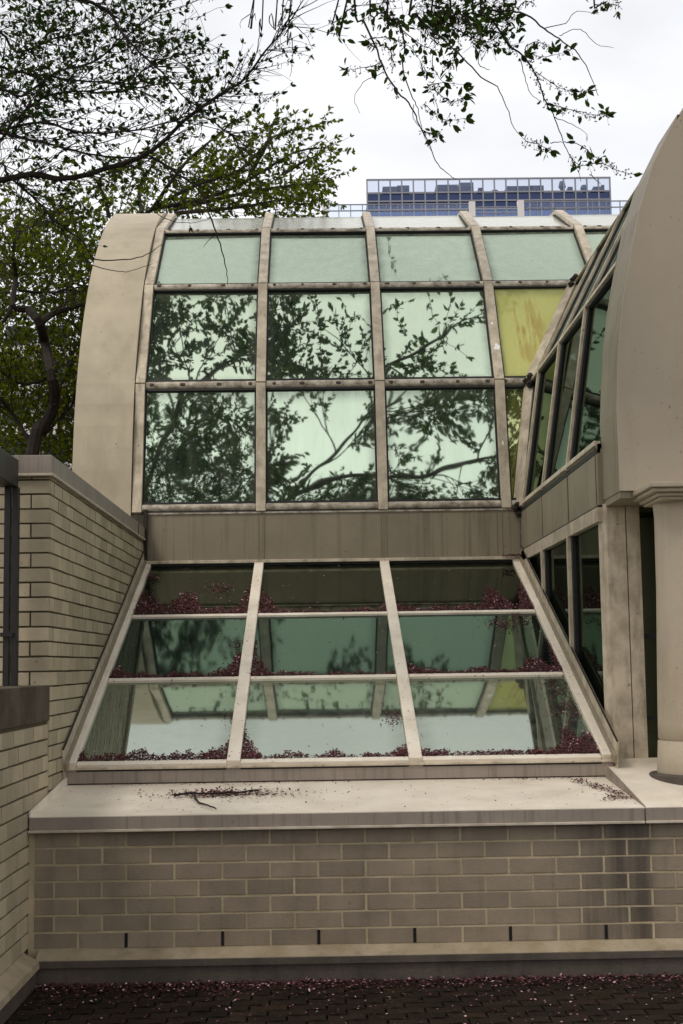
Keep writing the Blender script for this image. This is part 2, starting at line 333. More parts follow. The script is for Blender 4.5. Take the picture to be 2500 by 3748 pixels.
# coping: a sloping pale ledge, left and right lengths
b = MB(); YC = 8.2
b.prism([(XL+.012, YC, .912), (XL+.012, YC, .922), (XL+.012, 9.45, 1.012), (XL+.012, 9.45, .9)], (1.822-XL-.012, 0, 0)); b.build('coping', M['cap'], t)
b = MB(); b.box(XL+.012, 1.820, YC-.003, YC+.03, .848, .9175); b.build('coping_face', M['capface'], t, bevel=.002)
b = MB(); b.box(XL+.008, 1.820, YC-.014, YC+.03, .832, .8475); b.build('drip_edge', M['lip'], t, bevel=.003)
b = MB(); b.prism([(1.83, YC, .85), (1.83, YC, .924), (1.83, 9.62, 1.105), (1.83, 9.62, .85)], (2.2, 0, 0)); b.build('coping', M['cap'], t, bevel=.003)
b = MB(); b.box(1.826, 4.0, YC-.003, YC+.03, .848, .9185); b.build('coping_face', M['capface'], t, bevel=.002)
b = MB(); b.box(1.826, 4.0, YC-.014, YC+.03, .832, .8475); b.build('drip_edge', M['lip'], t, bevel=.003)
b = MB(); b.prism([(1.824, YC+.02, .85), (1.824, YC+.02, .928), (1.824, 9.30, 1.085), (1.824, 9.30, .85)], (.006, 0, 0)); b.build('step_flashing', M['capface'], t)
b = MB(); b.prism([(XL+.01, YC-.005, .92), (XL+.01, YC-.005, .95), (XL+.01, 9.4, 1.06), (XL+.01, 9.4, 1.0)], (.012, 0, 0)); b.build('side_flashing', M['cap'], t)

# left wall ------------------------------------------------------------
t = thing('side_brick_wall', (XL, 8.8, 0), 'tall sand brick side wall ending in a pier, capped with pale metal, left of the skylight', 'wall')
b = MB(); CS = .0912; ZC = 2.944
bricks(b, (XL, 8.8, 0), (0, 1, 0), (1, 0, 0), 0, 4.72, ZC-CS*22-.02, ZC-.0, .272, CS, hj=.011, vj=.012, proud=.004, jit=.002)
bricks(b, (XL, 8.8, 0), (-1, 0, 0), (0, -1, 0), -.004, 1.2, ZC-CS*14-.02, ZC-.0, .238, CS, phase=.119, hj=.011, vj=.010, proud=.004, jit=.0015)
b.build('brickwork', M['sbrick'], t, bevel=.002)
b = MB(); b.box(-2.9, XL-.012, 8.812, 13.6, 0, ZC-.001); b.build('mortar', M['dmort'], t)
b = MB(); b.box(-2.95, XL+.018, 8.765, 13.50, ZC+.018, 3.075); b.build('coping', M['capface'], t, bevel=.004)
b = MB(); b.box(-2.95, XL+.028, 8.755, 13.45, ZC, ZC+.0175); b.build('drip_edge', M['lip'], t, bevel=.003)
b = MB(); b.box(XL+.0185, XL+.022, 12.93, 12.95, ZC+.02, 3.07); b.build('coping_seam', M['grime'], t)
t = thing('retaining_wall', (XL, 6, 0), 'lower sand brick retaining wall with rough stone coping at the left edge', 'wall')
b = MB()
bricks(b, (XL, 0, 0), (0, 1, 0), (1, 0, 0), 1.5, 8.79, .185, 1.425, .272, .0954, phase=.05, hj=.012, vj=.008, proud=.004, jit=.0025)
b.build('brickwork', M['sbrick'], t, bevel=.002)
b = MB(); b.box(-2.56, XL-.009, 1.5, 8.81, 0, 1.44); b.build('mortar', M['dmort'], t)
b = MB(); y = 8.785
while y > 2:
    ln = .21 if y > 8.7 else random.uniform(.55, .7)
    b.box(-2.1, XL+.012, y-ln+.006, y, 1.44, 1.655); y -= ln
b.build('stone_coping', M['stone'], t, bevel=.006)
b = MB(); b.prism([(XL+x, 1.5, z) for x, z in ((-.01, .19), (.004, .185), (.085, .14), (.09, .10), (-.01, .10))], (0, 8.14-1.5, 0)); b.build('base_ledge', M['moss'], t, bevel=.003)
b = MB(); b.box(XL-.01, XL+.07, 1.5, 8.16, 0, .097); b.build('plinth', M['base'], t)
# dark railing on it
t = thing('black_railing', (-1.87, 8.6, 1.655), 'black metal railing post and top beam above the stone coping', 'railing')
for yy in (8.62, 7.1, 5.6):
    for dx in (0, .048):
        b = MB(); b.box(-1.922+dx, -1.886+dx, yy, yy+.06, 1.655, 2.86); b.build('post', M['black'], t, bevel=.003)
b = MB(); b.box(-1.95, -1.845, 2, 8.66, 2.86, 3.03); b.build('top_beam', M['dbrown'], t, bevel=.004)
b = MB(); b.box(-1.935, -1.860, 8.60, 8.70, 1.95, 1.975); b.build('bracket', M['black'], t)

# ------------------------------------------------------------ main glasshouse
gh = thing('glasshouse', (0, YF, 0), 'beige framed glasshouse with green mirrored vault above a sloping skylight strewn with petals', 'building')
def seg_n(j, xa=None):                     # outward normal of vault segment j in (Y, Z)
    d = Vector((J[j+1][0]-J[j][0], J[j+1][1]-J[j][1])).normalized(); return Vector((0, -d.y, d.x))
def vpt(s, j, t): return Vector((s, lerp(J[j][0], J[j+1][0], t), lerp(J[j][1], J[j+1][1], t)))
def vx(j, t): return XR+lerp(VX[j], VX[j+1], t)
def clip_poly(a, b, lim0, lim1):           # region s in [a,b], t in [0,1], s < lim0+(lim1-lim0)t
    P = [(a, 0.), (b, 0.), (b, 1.), (a, 1.)]; O = []
    f = lambda p: lim0+(lim1-lim0)*p[1]-p[0]
    for i in range(4):
        p, q = P[i], P[(i+1) % 4]; fp, fq = f(p), f(q)
        if fp >= 0: O.append(p)
        if fp*fq < 0:
            t_ = fp/(fp-fq); O.append((lerp(p[0], q[0], t_), lerp(p[1], q[1], t_)))
    return O
def inset(P, d):                           # shrink a polygon towards its middle so panes do not touch
    c = sum(P, Vector((0, 0, 0)))/len(P); return [c+(p-c)*(1-d/(p-c).length) for p in P]
edges = [-1.79]+MX[1:6]+[5.3, 6.5]
lims = [XR+v for v in VX]
rowm = ['vault', 'vault', 'vault2', 'vault3', 'vault3']
for j in range(5):
    n = seg_n(j)
    for i in range(len(edges)-1):
        P = clip_poly(edges[i], edges[i+1], lims[j], lims[j+1])
        if len(P) < 3 or max(p[0] for p in P)-min(p[0] for p in P) < .03: continue
        m = rowm[j]; lab = None
        if i == 3 and j == 1: m = 'yellow'; lab = 'yellow glass pane with brown run-off stains'
        if i == 3 and j == 0: m = 'yellow2'; lab = 'narrow yellowish glass pane'
        a = MB(); a.prism([vpt(p[0], j, p[1])-n*.02 for p in P], -n*.012)
        # slight individual tilt so that neighbouring reflections break at the frames
        ax = Vector((random.uniform(-1, 1), random.uniform(-.3, .3), random.uniform(-.3, .3))).normalized(); c0 = sum(a.v, Vector((0, 0, 0)))/len(a.v)
        rm = Matrix.Rotation(R_(random.uniform(-.8, .8)), 3, ax); a.v = [c0+rm@(q-c0) for q in a.v]
        a.build('vault_pane', M[m], gh, label=lab)
    # black gasket frames: thin bars hugging each mullion and rail
    for i in range(0, 6):
        x = MX[i] if i < 6 else edges[i]
        t1 = 1.
        if x > lims[j+1]: continue
        t0 = 0. if x < lims[j] else (x-lims[j])/(lims[j+1]-lims[j])
        if x < lims[j] and x > lims[j+1]: continue
        e = .035 if j else -.0
        a = MB(); a.bar(vpt(x, j, t0), vpt(x, j, t1), (1, 0, 0), n, .092, -.03, .045, 0); a.bar(vpt(x, j, t0), vpt(x, j, t1), (1, 0, 0), n, .128, -.03, -.006, 1)
        a.build('mullion', [M['metal'], M['gasket']], gh, bevel=.004)
for (x, j, t, w_, h_) in ((1.785, 1, .31, .035, .05), (1.76, 1, .55, .012, .02), (1.77, 0, .5, .01, .03)):
    n = seg_n(j); c = vpt(x, j, t)+n*.0465; d = (vpt(x, j, 1)-vpt(x, j, 0)).normalized(); a = MB(); P = []
    for q in range(11):
        an = q*2*math.pi/11; k = random.uniform(.6, 1.15); P.append(c+Vector((1, 0, 0))*w_*math.cos(an)*k+d*h_*math.sin(an)*k)
    a.prism(P, -n*.002); a.build('paint_chip', M['chip'], gh)
# back of the vault, so that it is a whole building
a = MB(); bk = [(2*J[5][0]-y+.0, z) for y, z in reversed(J[:5])]; pb = [J[5]]+bk+[(22.5, 0)]
for k in range(len(pb)-1): a.poly([(-2.3, pb[k][0], pb[k][1]), (12, pb[k][0], pb[k][1]), (12, pb[k+1][0], pb[k+1][1]), (-2.3, pb[k+1][0], pb[k+1][1])])
a.build('rear_roof', M['vault3'], gh)
# rails along the joints
for j in range(0, 4):
    n = (seg_n(j)+seg_n(max(j-1, 0))).normalized(); c = Vector((0, J[j][0], J[j][1]))
    xs = MX+[5.3]
    for i in range(len(xs)-1):
        a0, a1 = xs[i]+.05, min(xs[i+1]-.05, lims[j]-.02)
        if a1-a0 < .04: continue
        a = MB(); d = n.cross(Vector((1, 0, 0)))
        rr = .043 if j else .036
        if j == 4: rr = .022
        ce = c-n*.012 if j else c+Vector((0, 0, .05))
        sec = [ce+d*(rr*1.0*math.cos(q*math.pi/8))+n*(rr*.85*math.sin(q*math.pi/8)) for q in range(9)]
        a.prism([Vector((a0, 0, 0))+Vector((0, s.y, s.z)) for s in sec], (a1-a0, 0, 0), 0)
        gz = ce-d*rr*1.1 if d.z > 0 else ce+d*rr*1.1
        for sg in (-1, 1):
            gp = ce+d*(sg*rr*1.12); a.bar(Vector((a0-.01, gp.y, gp.z)), Vector((a1+.01, gp.y, gp.z)), d, n, .03, -.012, .012, 1)
        rl = a.build('rail', [M['rail'], M['gasket'], M['grime']], gh, bevel=0)
        if 1 <= j <= 3:
            for q in range(4):             # crusted screw plugs along the rail
                xx = lerp(a0, a1, (.06, .34, .66, .95)[q])+random.uniform(-.012, .012)
                if a1-a0 < .6 and q in (1, 2): continue
                p = ce+n*rr*.80+d*(-.004); p.x = xx; a = MB()
                for s_ in range(3):
                    l = random.uniform(.014, .022); pp = p+Vector((random.uniform(-.014, .014), 0, 0))
                    a.tube([pp-n*.006, pp+n*.004, pp+n*.008], [l, l*.8, l*.2], 7, 0)
                a.build('screw_plug', M['plug'], rl)
# end band: broad curved strip closing the vault on the left
def crom(pts, k=6):
    o = []
    for i in range(len(pts)-1):
        p0, p1, p2, p3 = pts[max(i-1, 0)], pts[i], pts[i+1], pts[min(i+2, len(pts)-1)]
        for q in range(k):
            t = q/k; o.append(.5*((2*p1)+(p2-p0)*t+(2*p0-5*p1+4*p2-p3)*t*t+(-p0+3*p1-3*p2+p3)*t**3))
    return o+[pts[-1]]
prof = crom([Vector((0, 13.45, 2.2))]+[Vector((0, y, z)) for y, z in J]+[Vector((0, 19.3, 7.13)), Vector((0, 20.5, 6.58)), Vector((0, 21.5, 5.67))])
a = MB()
for i in range(len(prof)-1):
    d0 = (prof[min(i+1, len(prof)-1)]-prof[max(i-1, 0)]).normalized(); d1 = (prof[min(i+2, len(prof)-1)]-prof[i]).normalized()
    n0 = Vector((0, -d0.z, d0.y)); n1 = Vector((0, -d1.z, d1.y)); x0, x1 = -2.362, -1.797
    def q(p, n, x, h): return Vector((x, p.y, p.z))+n*h
    a.poly([q(prof[i], n0, x0, .05), q(prof[i], n0, x1, .05), q(prof[i+1], n1, x1, .05), q(prof[i+1], n1, x0, .05)])
    a.poly([q(prof[i], n0, x0, -.25), q(prof[i+1], n1, x0, -.25), q(prof[i+1], n1, x0, .05), q(prof[i], n0, x0, .05)])
    a.poly([q(prof[i], n0, x1, -.10), q(prof[i], n0, x1, .05), q(prof[i+1], n1, x1, .05), q(prof[i+1], n1, x1, -.10)])
a.build('end_band', M['band'], gh)
a = MB(); a.poly([Vector((-2.35, p.y, p.z)) for p in prof]+[Vector((-2.35, 21.5, 0)), Vector((-2.35, 13.45, 0))]); a.build('end_wall', M['band'], gh)
# valley where the two vaults meet
a = MB()
for j in range(5):
    p0 = Vector((XR+VX[j], J[j][0], J[j][1])); p1 = Vector((XR+VX[j+1], J[j+1][0], J[j+1][1])); n = (seg_n(j)+Vector((-1, 0, .6))).normalized()
    sd_ = (p1-p0).cross(n).normalized()
    a.bar(p0-sd_*0, p1, sd_, n, .11, -.06, .05, 0)
    a.bar(p0+sd_*.075, p1+sd_*.075, sd_, n, .022, -.06, .03, 0); a.bar(p0+sd_*.115, p1+sd_*.115, sd_, n, .02, -.06, .045, 0)
    a.bar(p0+sd_*.095, p1+sd_*.095, sd_, n, .02, -.07, .0, 1)
a.build('valley_gutter', [M['metal'], M['gasket']], gh, bevel=.003)
for j in (0, 1, 2):
    a = MB()
    for s_ in range(9):
        p = Vector((XR+VX[j], J[j][0], J[j][1]))+Vector((random.uniform(-.07, .05), -.05+random.uniform(-.04, .02), random.uniform(-.06, .05))); l = random.uniform(.02, .045)
        a.tube([p-Vector((0, 0, l)), p, p+Vector((0, 0, l*.8))], [l*.5, l, l*.3], 7)
    a.build('dirt_crust', M['grime'], gh)
# fascia under the vault
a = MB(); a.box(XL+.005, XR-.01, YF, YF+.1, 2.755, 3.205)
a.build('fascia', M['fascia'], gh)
a = MB(); a.box(XL+.02, XR-.01, YF-.012, YF+.05, 3.196, 3.212); a.build('fascia_trim', M['rail'], gh)
for x in MX[1:3]+[1.70]:
    a = MB(); a.box(x-.028, x-.022, YF-.006, YF, 2.76, 3.195); a.box(x+.022, x+.028, YF-.006, YF, 2.76, 3.195); a.build('fascia_seam', M['fascia'], gh)
a = MB(); a.box(XL+.01, XR-.005, YF-.055, YF+.02, 2.722, 2.752); a.build('drip_edge', M['metal'], gh, bevel=.004)
a = MB(); a.box(XL+.01, XR-.005, YF-.03, YF+.02, 2.70, 2.7215); a.build('gasket', M['gasket'], gh)
a = MB(); a.box(XL+.005, XL+.04, YF-.05, YF+.02, 2.75, 3.24); a.build('corner_flashing', M['grime'], gh)
# the sloping skylight
SD = Vector((0, YT-YB, ZT-ZB)); SLn = SD.length; SD.normalize(); SN = Vector((0, -SD.z, SD.y))
def sp(x, s, h=0): return Vector((x, YB, ZB))+SD*s+SN*h
def s_at(px, py):                          # distance up the slope of a point seen in the photograph
    d = ray(px, py); P0 = Vector((0, YB, ZB)); k = (P0-EYE).dot(SN)/d.dot(SN); return (EYE+d*k-P0).dot(SD)
sA = s_at(1175, 2246); sB = s_at(1180, 2477)
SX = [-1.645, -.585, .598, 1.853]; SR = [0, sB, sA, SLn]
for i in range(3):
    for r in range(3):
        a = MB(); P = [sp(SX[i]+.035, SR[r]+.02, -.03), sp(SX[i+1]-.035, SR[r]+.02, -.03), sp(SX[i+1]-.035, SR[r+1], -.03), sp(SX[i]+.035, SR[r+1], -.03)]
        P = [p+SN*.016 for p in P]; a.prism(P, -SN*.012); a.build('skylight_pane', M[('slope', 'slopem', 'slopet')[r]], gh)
for i, x in enumerate(SX):
    a = MB(); a.bar(sp(x, -.03), sp(x, SLn), (1, 0, 0), SN, .088 if i in (1, 2) else .082, -.05, .022, 0)
    a.bar(sp(x, -.02), sp(x, SLn), (1, 0, 0), SN, .108, -.05, -.02, 1); a.build('glazing_bar', [M['cap'], M['gasket']], gh, bevel=.006)
for r in range(3):
    for i in range(3):
        a = MB(); x0, x1 = SX[i]+.045, SX[i+1]-.045; s = SR[r]
        a.hexa([sp(x0, s-.035, -.045), sp(x1, s-.035, -.045), sp(x1, s+.02, -.045), sp(x0, s+.02, -.045), sp(x0, s-.03, .004), sp(x1, s-.03, .004), sp(x1, s+.02, .006), sp(x0, s+.02, .006)], 0)
        a.hexa([sp(x0, s-.056, -.045), sp(x1, s-.056, -.045), sp(x1, s-.036, -.045), sp(x0, s-.036, -.045), sp(x0, s-.056, -.018), sp(x1, s-.056, -.018), sp(x1, s-.036, -.018), sp(x0, s-.036, -.018)], 1)
        a.build('cross_rail', [M['cap'], M['gasket']], gh, bevel=.003)
a = MB(); a.box(-1.71, 1.885, 9.34, 9.5, 1.012, 1.108); a.build('sill', M['capface'], gh, bevel=.004)
a = MB(); a.box(-1.712, 1.887, 9.325, 9.45, 1.100, 1.115); a.build('sill_edge', M['metal'], gh, bevel=.003)
a = MB(); a.box(-1.69, 1.87, 9.36, 9.5, .99, 1.012); a.build('gasket', M['gasket'], gh)
# side flashings climbing beside the skylight
for x, sg in ((XL+.006, 1), (XR-.006, -1)):
    a = MB(); a.prism([sp(x, -.12, -.06), sp(x, SLn, -.06), sp(x, SLn, .15), sp(x, -.12, .15)], (.008*sg, 0, 0)); a.build('side_flashing', M['metal'], gh)
    a = MB(); a.bar(sp(x+.018*sg, -.12), sp(x+.018*sg, SLn), (1, 0, 0), SN, .02, .0, .055); a.build('side_flashing', M['fascia'], gh)
    a = MB(); a.bar(sp(x+.012*sg, -.12), sp(x+.012*sg, SLn), (1, 0, 0), SN, .012, .15, .158); a.build('flashing_edge', M['grime'], gh)

# ------------------------------------------------------------ side wing on the right
wg = thing('side_wing', (XR, 9.65, 0), 'right wing with smooth beige gable, dark slanted side windows and curved glass roof', 'building')
GY, SY = 9.10, 9.65
def wseg_n(j):
    d = Vector((VX[j+1]-VX[j], J[j+1][1]-J[j][1])).normalized(); return Vector((-d.y, 0, d.x))
def wpt(s, j, t): return Vector((XR+lerp(VX[j], VX[j+1], t), s, lerp(J[j][1], J[j+1][1], t)))
WY = [SY, 10.80, 12.02, 13.22, 14.42, 15.62, 16.82]
for j in range(5):
    n = wseg_n(j); l0, l1 = J[j][0], J[j+1][0]
    for i in range(len(WY)-1):
        P = clip_poly(WY[i], WY[i+1], l0, l1)
        if len(P) < 3: continue
        a = MB(); a.prism([wpt(p[0], j, p[1])-n*.02 for p in P], -n*.012); a.build('roof_pane', M['side' if j < 1 else 'vault2' if j < 4 else 'vault3'], wg)
    for y in WY[1:]:
        if y > l1: continue
        t0 = 0. if y < l0 else (y-l0)/(l1-l0)
        a = MB(); a.bar(wpt(y, j, t0), wpt(y, j, 1.), (0, 1, 0), n, .045, -.03, .022, 0); a.bar(wpt(y, j, t0)-Vector((0, .05, 0)), wpt(y, j, 1.)-Vector((0, .05, 0)), (0, 1, 0), n, .075, -.03, .0, 1); a.build('mullion', [M['metal'], M['gasket']], wg, bevel=.003)
    a = MB(); n2 = (n+wseg_n(max(j-1, 0))).normalized(); p0 = wpt(SY, j, 0); p1 = wpt(l0-.06, j, 0); d = n2.cross(Vector((0, 1, 0)))
    a.bar(p0+Vector((0, 0, .03 if j == 0 else 0)), p1+Vector((0, 0, .03 if j == 0 else 0)), d, n2, .04, -.03, .02, 0); a.bar(p0, p1, d, n2, .075, -.03, .0, 1); a.build('rail', [M['metal'], M['gasket']], wg, bevel=.004)
# gable: flat smooth panel with a curved outline, real thickness, plus soffit
gp = [(0, 2.845), (0, 3.10), (-.003, 3.373), (.012, 3.633), (.038, 3.922), (.076, 4.17), (.128, 4.433), (.197, 4.729), (.295, 5.024), (.475, 5.37)]
gp = [(1.939+x, z) for x, z in gp]
for ang in range(30, 151, 6):             # the arc continues over the wing
    th = R_(ang); gp.append((1.939+4.45-4.6*math.cos(th), 2.95+4.75*math.sin(th)))
gp += [(10.8, 5.2), (10.9, 2.845)]
a = MB(); a.prism([(x, GY, z) for x, z in gp], (0, .02, 0)); a.build('gable_panel', M['gable'], wg)
a = MB()
for i in range(len(gp)-2):
    (x0, z0), (x1, z1) = gp[i], gp[i+1]
    sh = .0
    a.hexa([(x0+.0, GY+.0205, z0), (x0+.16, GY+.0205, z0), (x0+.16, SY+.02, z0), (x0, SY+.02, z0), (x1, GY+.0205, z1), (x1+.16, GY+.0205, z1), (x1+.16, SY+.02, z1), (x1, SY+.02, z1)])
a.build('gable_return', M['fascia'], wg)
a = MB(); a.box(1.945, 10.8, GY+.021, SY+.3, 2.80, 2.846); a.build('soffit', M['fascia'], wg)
# fascia along the side and the windows under it
a = MB(); a.box(XR, XR+.1, SY, YF-.001, 2.815, 3.235); a.build('fascia', M['fascia'], wg)
for y in (SY+.06, 10.83, 12.12):
    a = MB(); a.box(XR-.003, XR, y-.004, y+.004, 2.82, 3.23); a.build('fascia_seam', M['grime'], wg)
a = MB(); a.box(XR-.014, XR+.05, SY, YF-.001, 2.70, 2.80); a.build('window_head', M['metal'], wg, bevel=.003)
a = MB(); a.box(XR-.004, XR+.05, SY, YF-.001, 2.801, 2.814); a.build('gasket', M['gasket'], wg)
wy = [9.70, 10.83, 12.13, 13.40]
for i in range(3):
    y0, y1 = wy[i], wy[i+1]; a = MB()
    a.prism([(XR+.03, y0, zs(y0)-.05), (XR+.03, y1, zs(y1)-.05), (XR+.03, y1, 2.71), (XR+.03, y0, 2.71)], (.012, 0, 0)); a.build('window_pane', M['side'], wg)
for y in wy[1:3]:
    a = MB(); a.box(XR-.022, XR+.05, y-.028, y+.028, zs(y)-.02, 2.70, 0); a.box(XR+.004, XR+.04, y-.085, y-.0285, zs(y)+.05, 2.70, 1); a.build('window_mullion', [M['metal'], M['gasket']], wg, bevel=.003)
# corner pilaster
a = MB(); a.prism([(XR+.005, 9.72, .98), (1.945, 9.60, .98), (1.945, 9.75, .98)], (0, 0, 1.84)); a.box(1.9451, 2.074, 9.60, 9.80, .98, 2.80); a.build('corner_post', M['metal'], wg, bevel=.003)
a = MB(); a.box(2.080, 2.172, 9.605, 9.80, .98, 2.80); a.build('corner_post', M['metal'], wg, bevel=.003)
a = MB(); a.box(2.0735, 2.0805, 9.615, 9.79, .98, 2.80); a.build('post_seam', M['grime'], wg)
a = MB(); a.box(2.178, 4.6, 9.66, 9.67, 1.0, 2.80); a.build('glazed_wall', M['side'], wg)
for zc in (1.35, 1.9):
    a = MB(); a.box(2.178, 4.6, 9.645, 9.66, zc, zc+.03); a.build('glazing_rail', M['gasket'], wg)
# column
cx, cy, cr = 2.41, 9.02, .30
col = thing('column', (cx, cy, .95), 'round beige painted column with square capital standing on the ledge at the right edge', 'column')
prof = [(cr-.022, 2.76), (cr-.03, 2.66), (cr-.026, 2.2), (cr-.012, 1.7), (cr-.004, 1.36), (cr-.002, 1.262), (cr-.010, 1.258), (cr-.010, 1.253), (cr+.0, 1.248), (cr+.008, 1.1), (cr+.016, .99), (cr+.018, .95)]
a = MB(); a.lathe(cx, cy, list(reversed(prof)), 64); a.build('shaft', M['column'], col, smooth=True)
a = MB(); a.lathe(cx, cy, [(cr+.062, .93), (cr+.062, 1.042), (cr+.05, 1.05), (cr-.05, 1.055)], 64); o = a.build('base_ring', M['base'], col)
for r_, z0, z1 in ((.30, 2.745, 2.762), (.325, 2.7625, 2.785), (.36, 2.7855, 2.81), (.385, 2.8105, 2.843)):
    a = MB(); a.box(cx-r_, cx+r_, cy-r_, cy+r_*.6, z0, z1)
    a.build('capital', M['column'], col, bevel=.006)

# ------------------------------------------------------------ leaves, petals, branches
def frame(d):
    d = d.normalized(); u = d.orthogonal().normalized(); a = random.uniform(0, 6.28); v = d.cross(u)
    return d, u*math.cos(a)+v*math.sin(a), v*math.cos(a)-u*math.sin(a)
def leaf(mb, p, d, l, wd=.48):
    d, u, v = frame(d); k = random.uniform(.1, .35)
    a, c = p, p+d*l-v*l*.12; m_ = p+d*l*.45
    n = len(mb.v); w_ = l*wd*.5; m1 = p+d*l*.28; m2 = p+d*l*.62-v*l*.03
    mb.v += [a, m1+u*w_*.9+v*w_*k, m2+u*w_*.85+v*w_*k, c, m2-u*w_*.85+v*w_*k, m1-u*w_*.9+v*w_*k]
    mb.f += [(n, n+1, n+2, n+3), (n, n+3, n+4, n+5)]; mb.m += [0, 0]
def rnd(): return Vector((random.gauss(0, 1), random.gauss(0, 1), random.gauss(0, 1))).normalized()
def leafy(mb, pts, gap, size, droop=.35, skip=0., tip=4, cl=2, bloom=None, bl=.0):
    for i in range(len(pts)-1):
        d = pts[i+1]-pts[i]; n = max(1, int(d.length/gap))
        for k in range(n):
            if random.random() < skip: continue
            p = pts[i]+d*((k+random.random())/n)
            for q in range(cl): leaf(mb, p+rnd()*.012, d.normalized()*.55+rnd()*.75+Vector((0, 0, -droop)), size*random.uniform(.55, 1.2), .56)
            if bloom is not None and random.random() < bl: stalks(bloom, p)
    d = (pts[-1]-pts[-2]).normalized()
    for q in range(tip): leaf(mb, pts[-1], d+rnd()*.7, size*random.uniform(.7, 1.25))
def stalks(mb, p):
    for q in range(random.randint(3, 6)):
        e = p+rnd()*.022+Vector((0, 0, random.uniform(-.035, .012))); mb.tube([p, e], [.0011, .0009], 3, 0, False)
        for s in range(2): leaf(mb, e, rnd(), .011, .8)
def wander(p, d, ln, seg, jit, grav=0.):
    P = [Vector(p)]; d = Vector(d).normalized(); n = max(2, int(ln/seg))
    for i in range(n):
        d = (d+rnd()*jit+Vector((0, 0, grav))).normalized(); P.append(P[-1]+d*(ln/n))
    return P
def grow(wood, lv, p, d, ln, rad, lvl, gap, size, jit=.16, grav=-.0, spread=.7, kids=(5, 8), skip=0., cl=2, inside=None):
    P = wander(p, d, ln, .12 if lvl < 2 else .09, jit, grav)
    wood.tube(P, [rad*(1-.75*i/(len(P)-1))+.0012 for i in range(len(P))], 5 if rad > .01 else 3, 0, False)
    if lvl <= 0:
        leafy(lv, P, gap, size, skip=skip, cl=cl); return
    nk = random.randint(*kids)
    for q in range(nk):
        t = random.uniform(.2, 1.) if q else 1.; i = min(int(t*(len(P)-1)), len(P)-2); dd = (P[i+1]-P[i]).normalized()
        c = P[i]
        if inside and not inside(c): continue
        grow(wood, lv, c, dd+rnd()*spread, ln*random.uniform(.42, .68), rad*.5*(1-.5*t)+.0015, lvl-1, gap, size, jit, grav, spread, kids, skip, cl, inside)

def px_path(pts, ox, oy, Y0, Y1, sc=1.2544):
    n = len(pts)-1; return [at(ox+x/sc, oy+y/sc, lerp(Y0, Y1, i/n)+(random.uniform(-.05, .05) if 0 < i < n else 0)) for i, (x, y) in enumerate(pts)]
def smooth(P, k=4):
    o = []
    for i in range(len(P)-1):
        p0, p1, p2, p3 = P[max(i-1, 0)], P[i], P[i+1], P[min(i+2, len(P)-1)]
        for q in range(k):
            t = q/k; o.append(.5*((2*p1)+(p2-p0)*t+(2*p0-5*p1+4*p2-p3)*t*t+(-p0+3*p1-3*p2+p3)*t**3)+rnd()*.004)
    return o+[P[-1]]
def taper(P, a, b): return [lerp(a, b, i/(len(P)-1)) for i in range(len(P))]

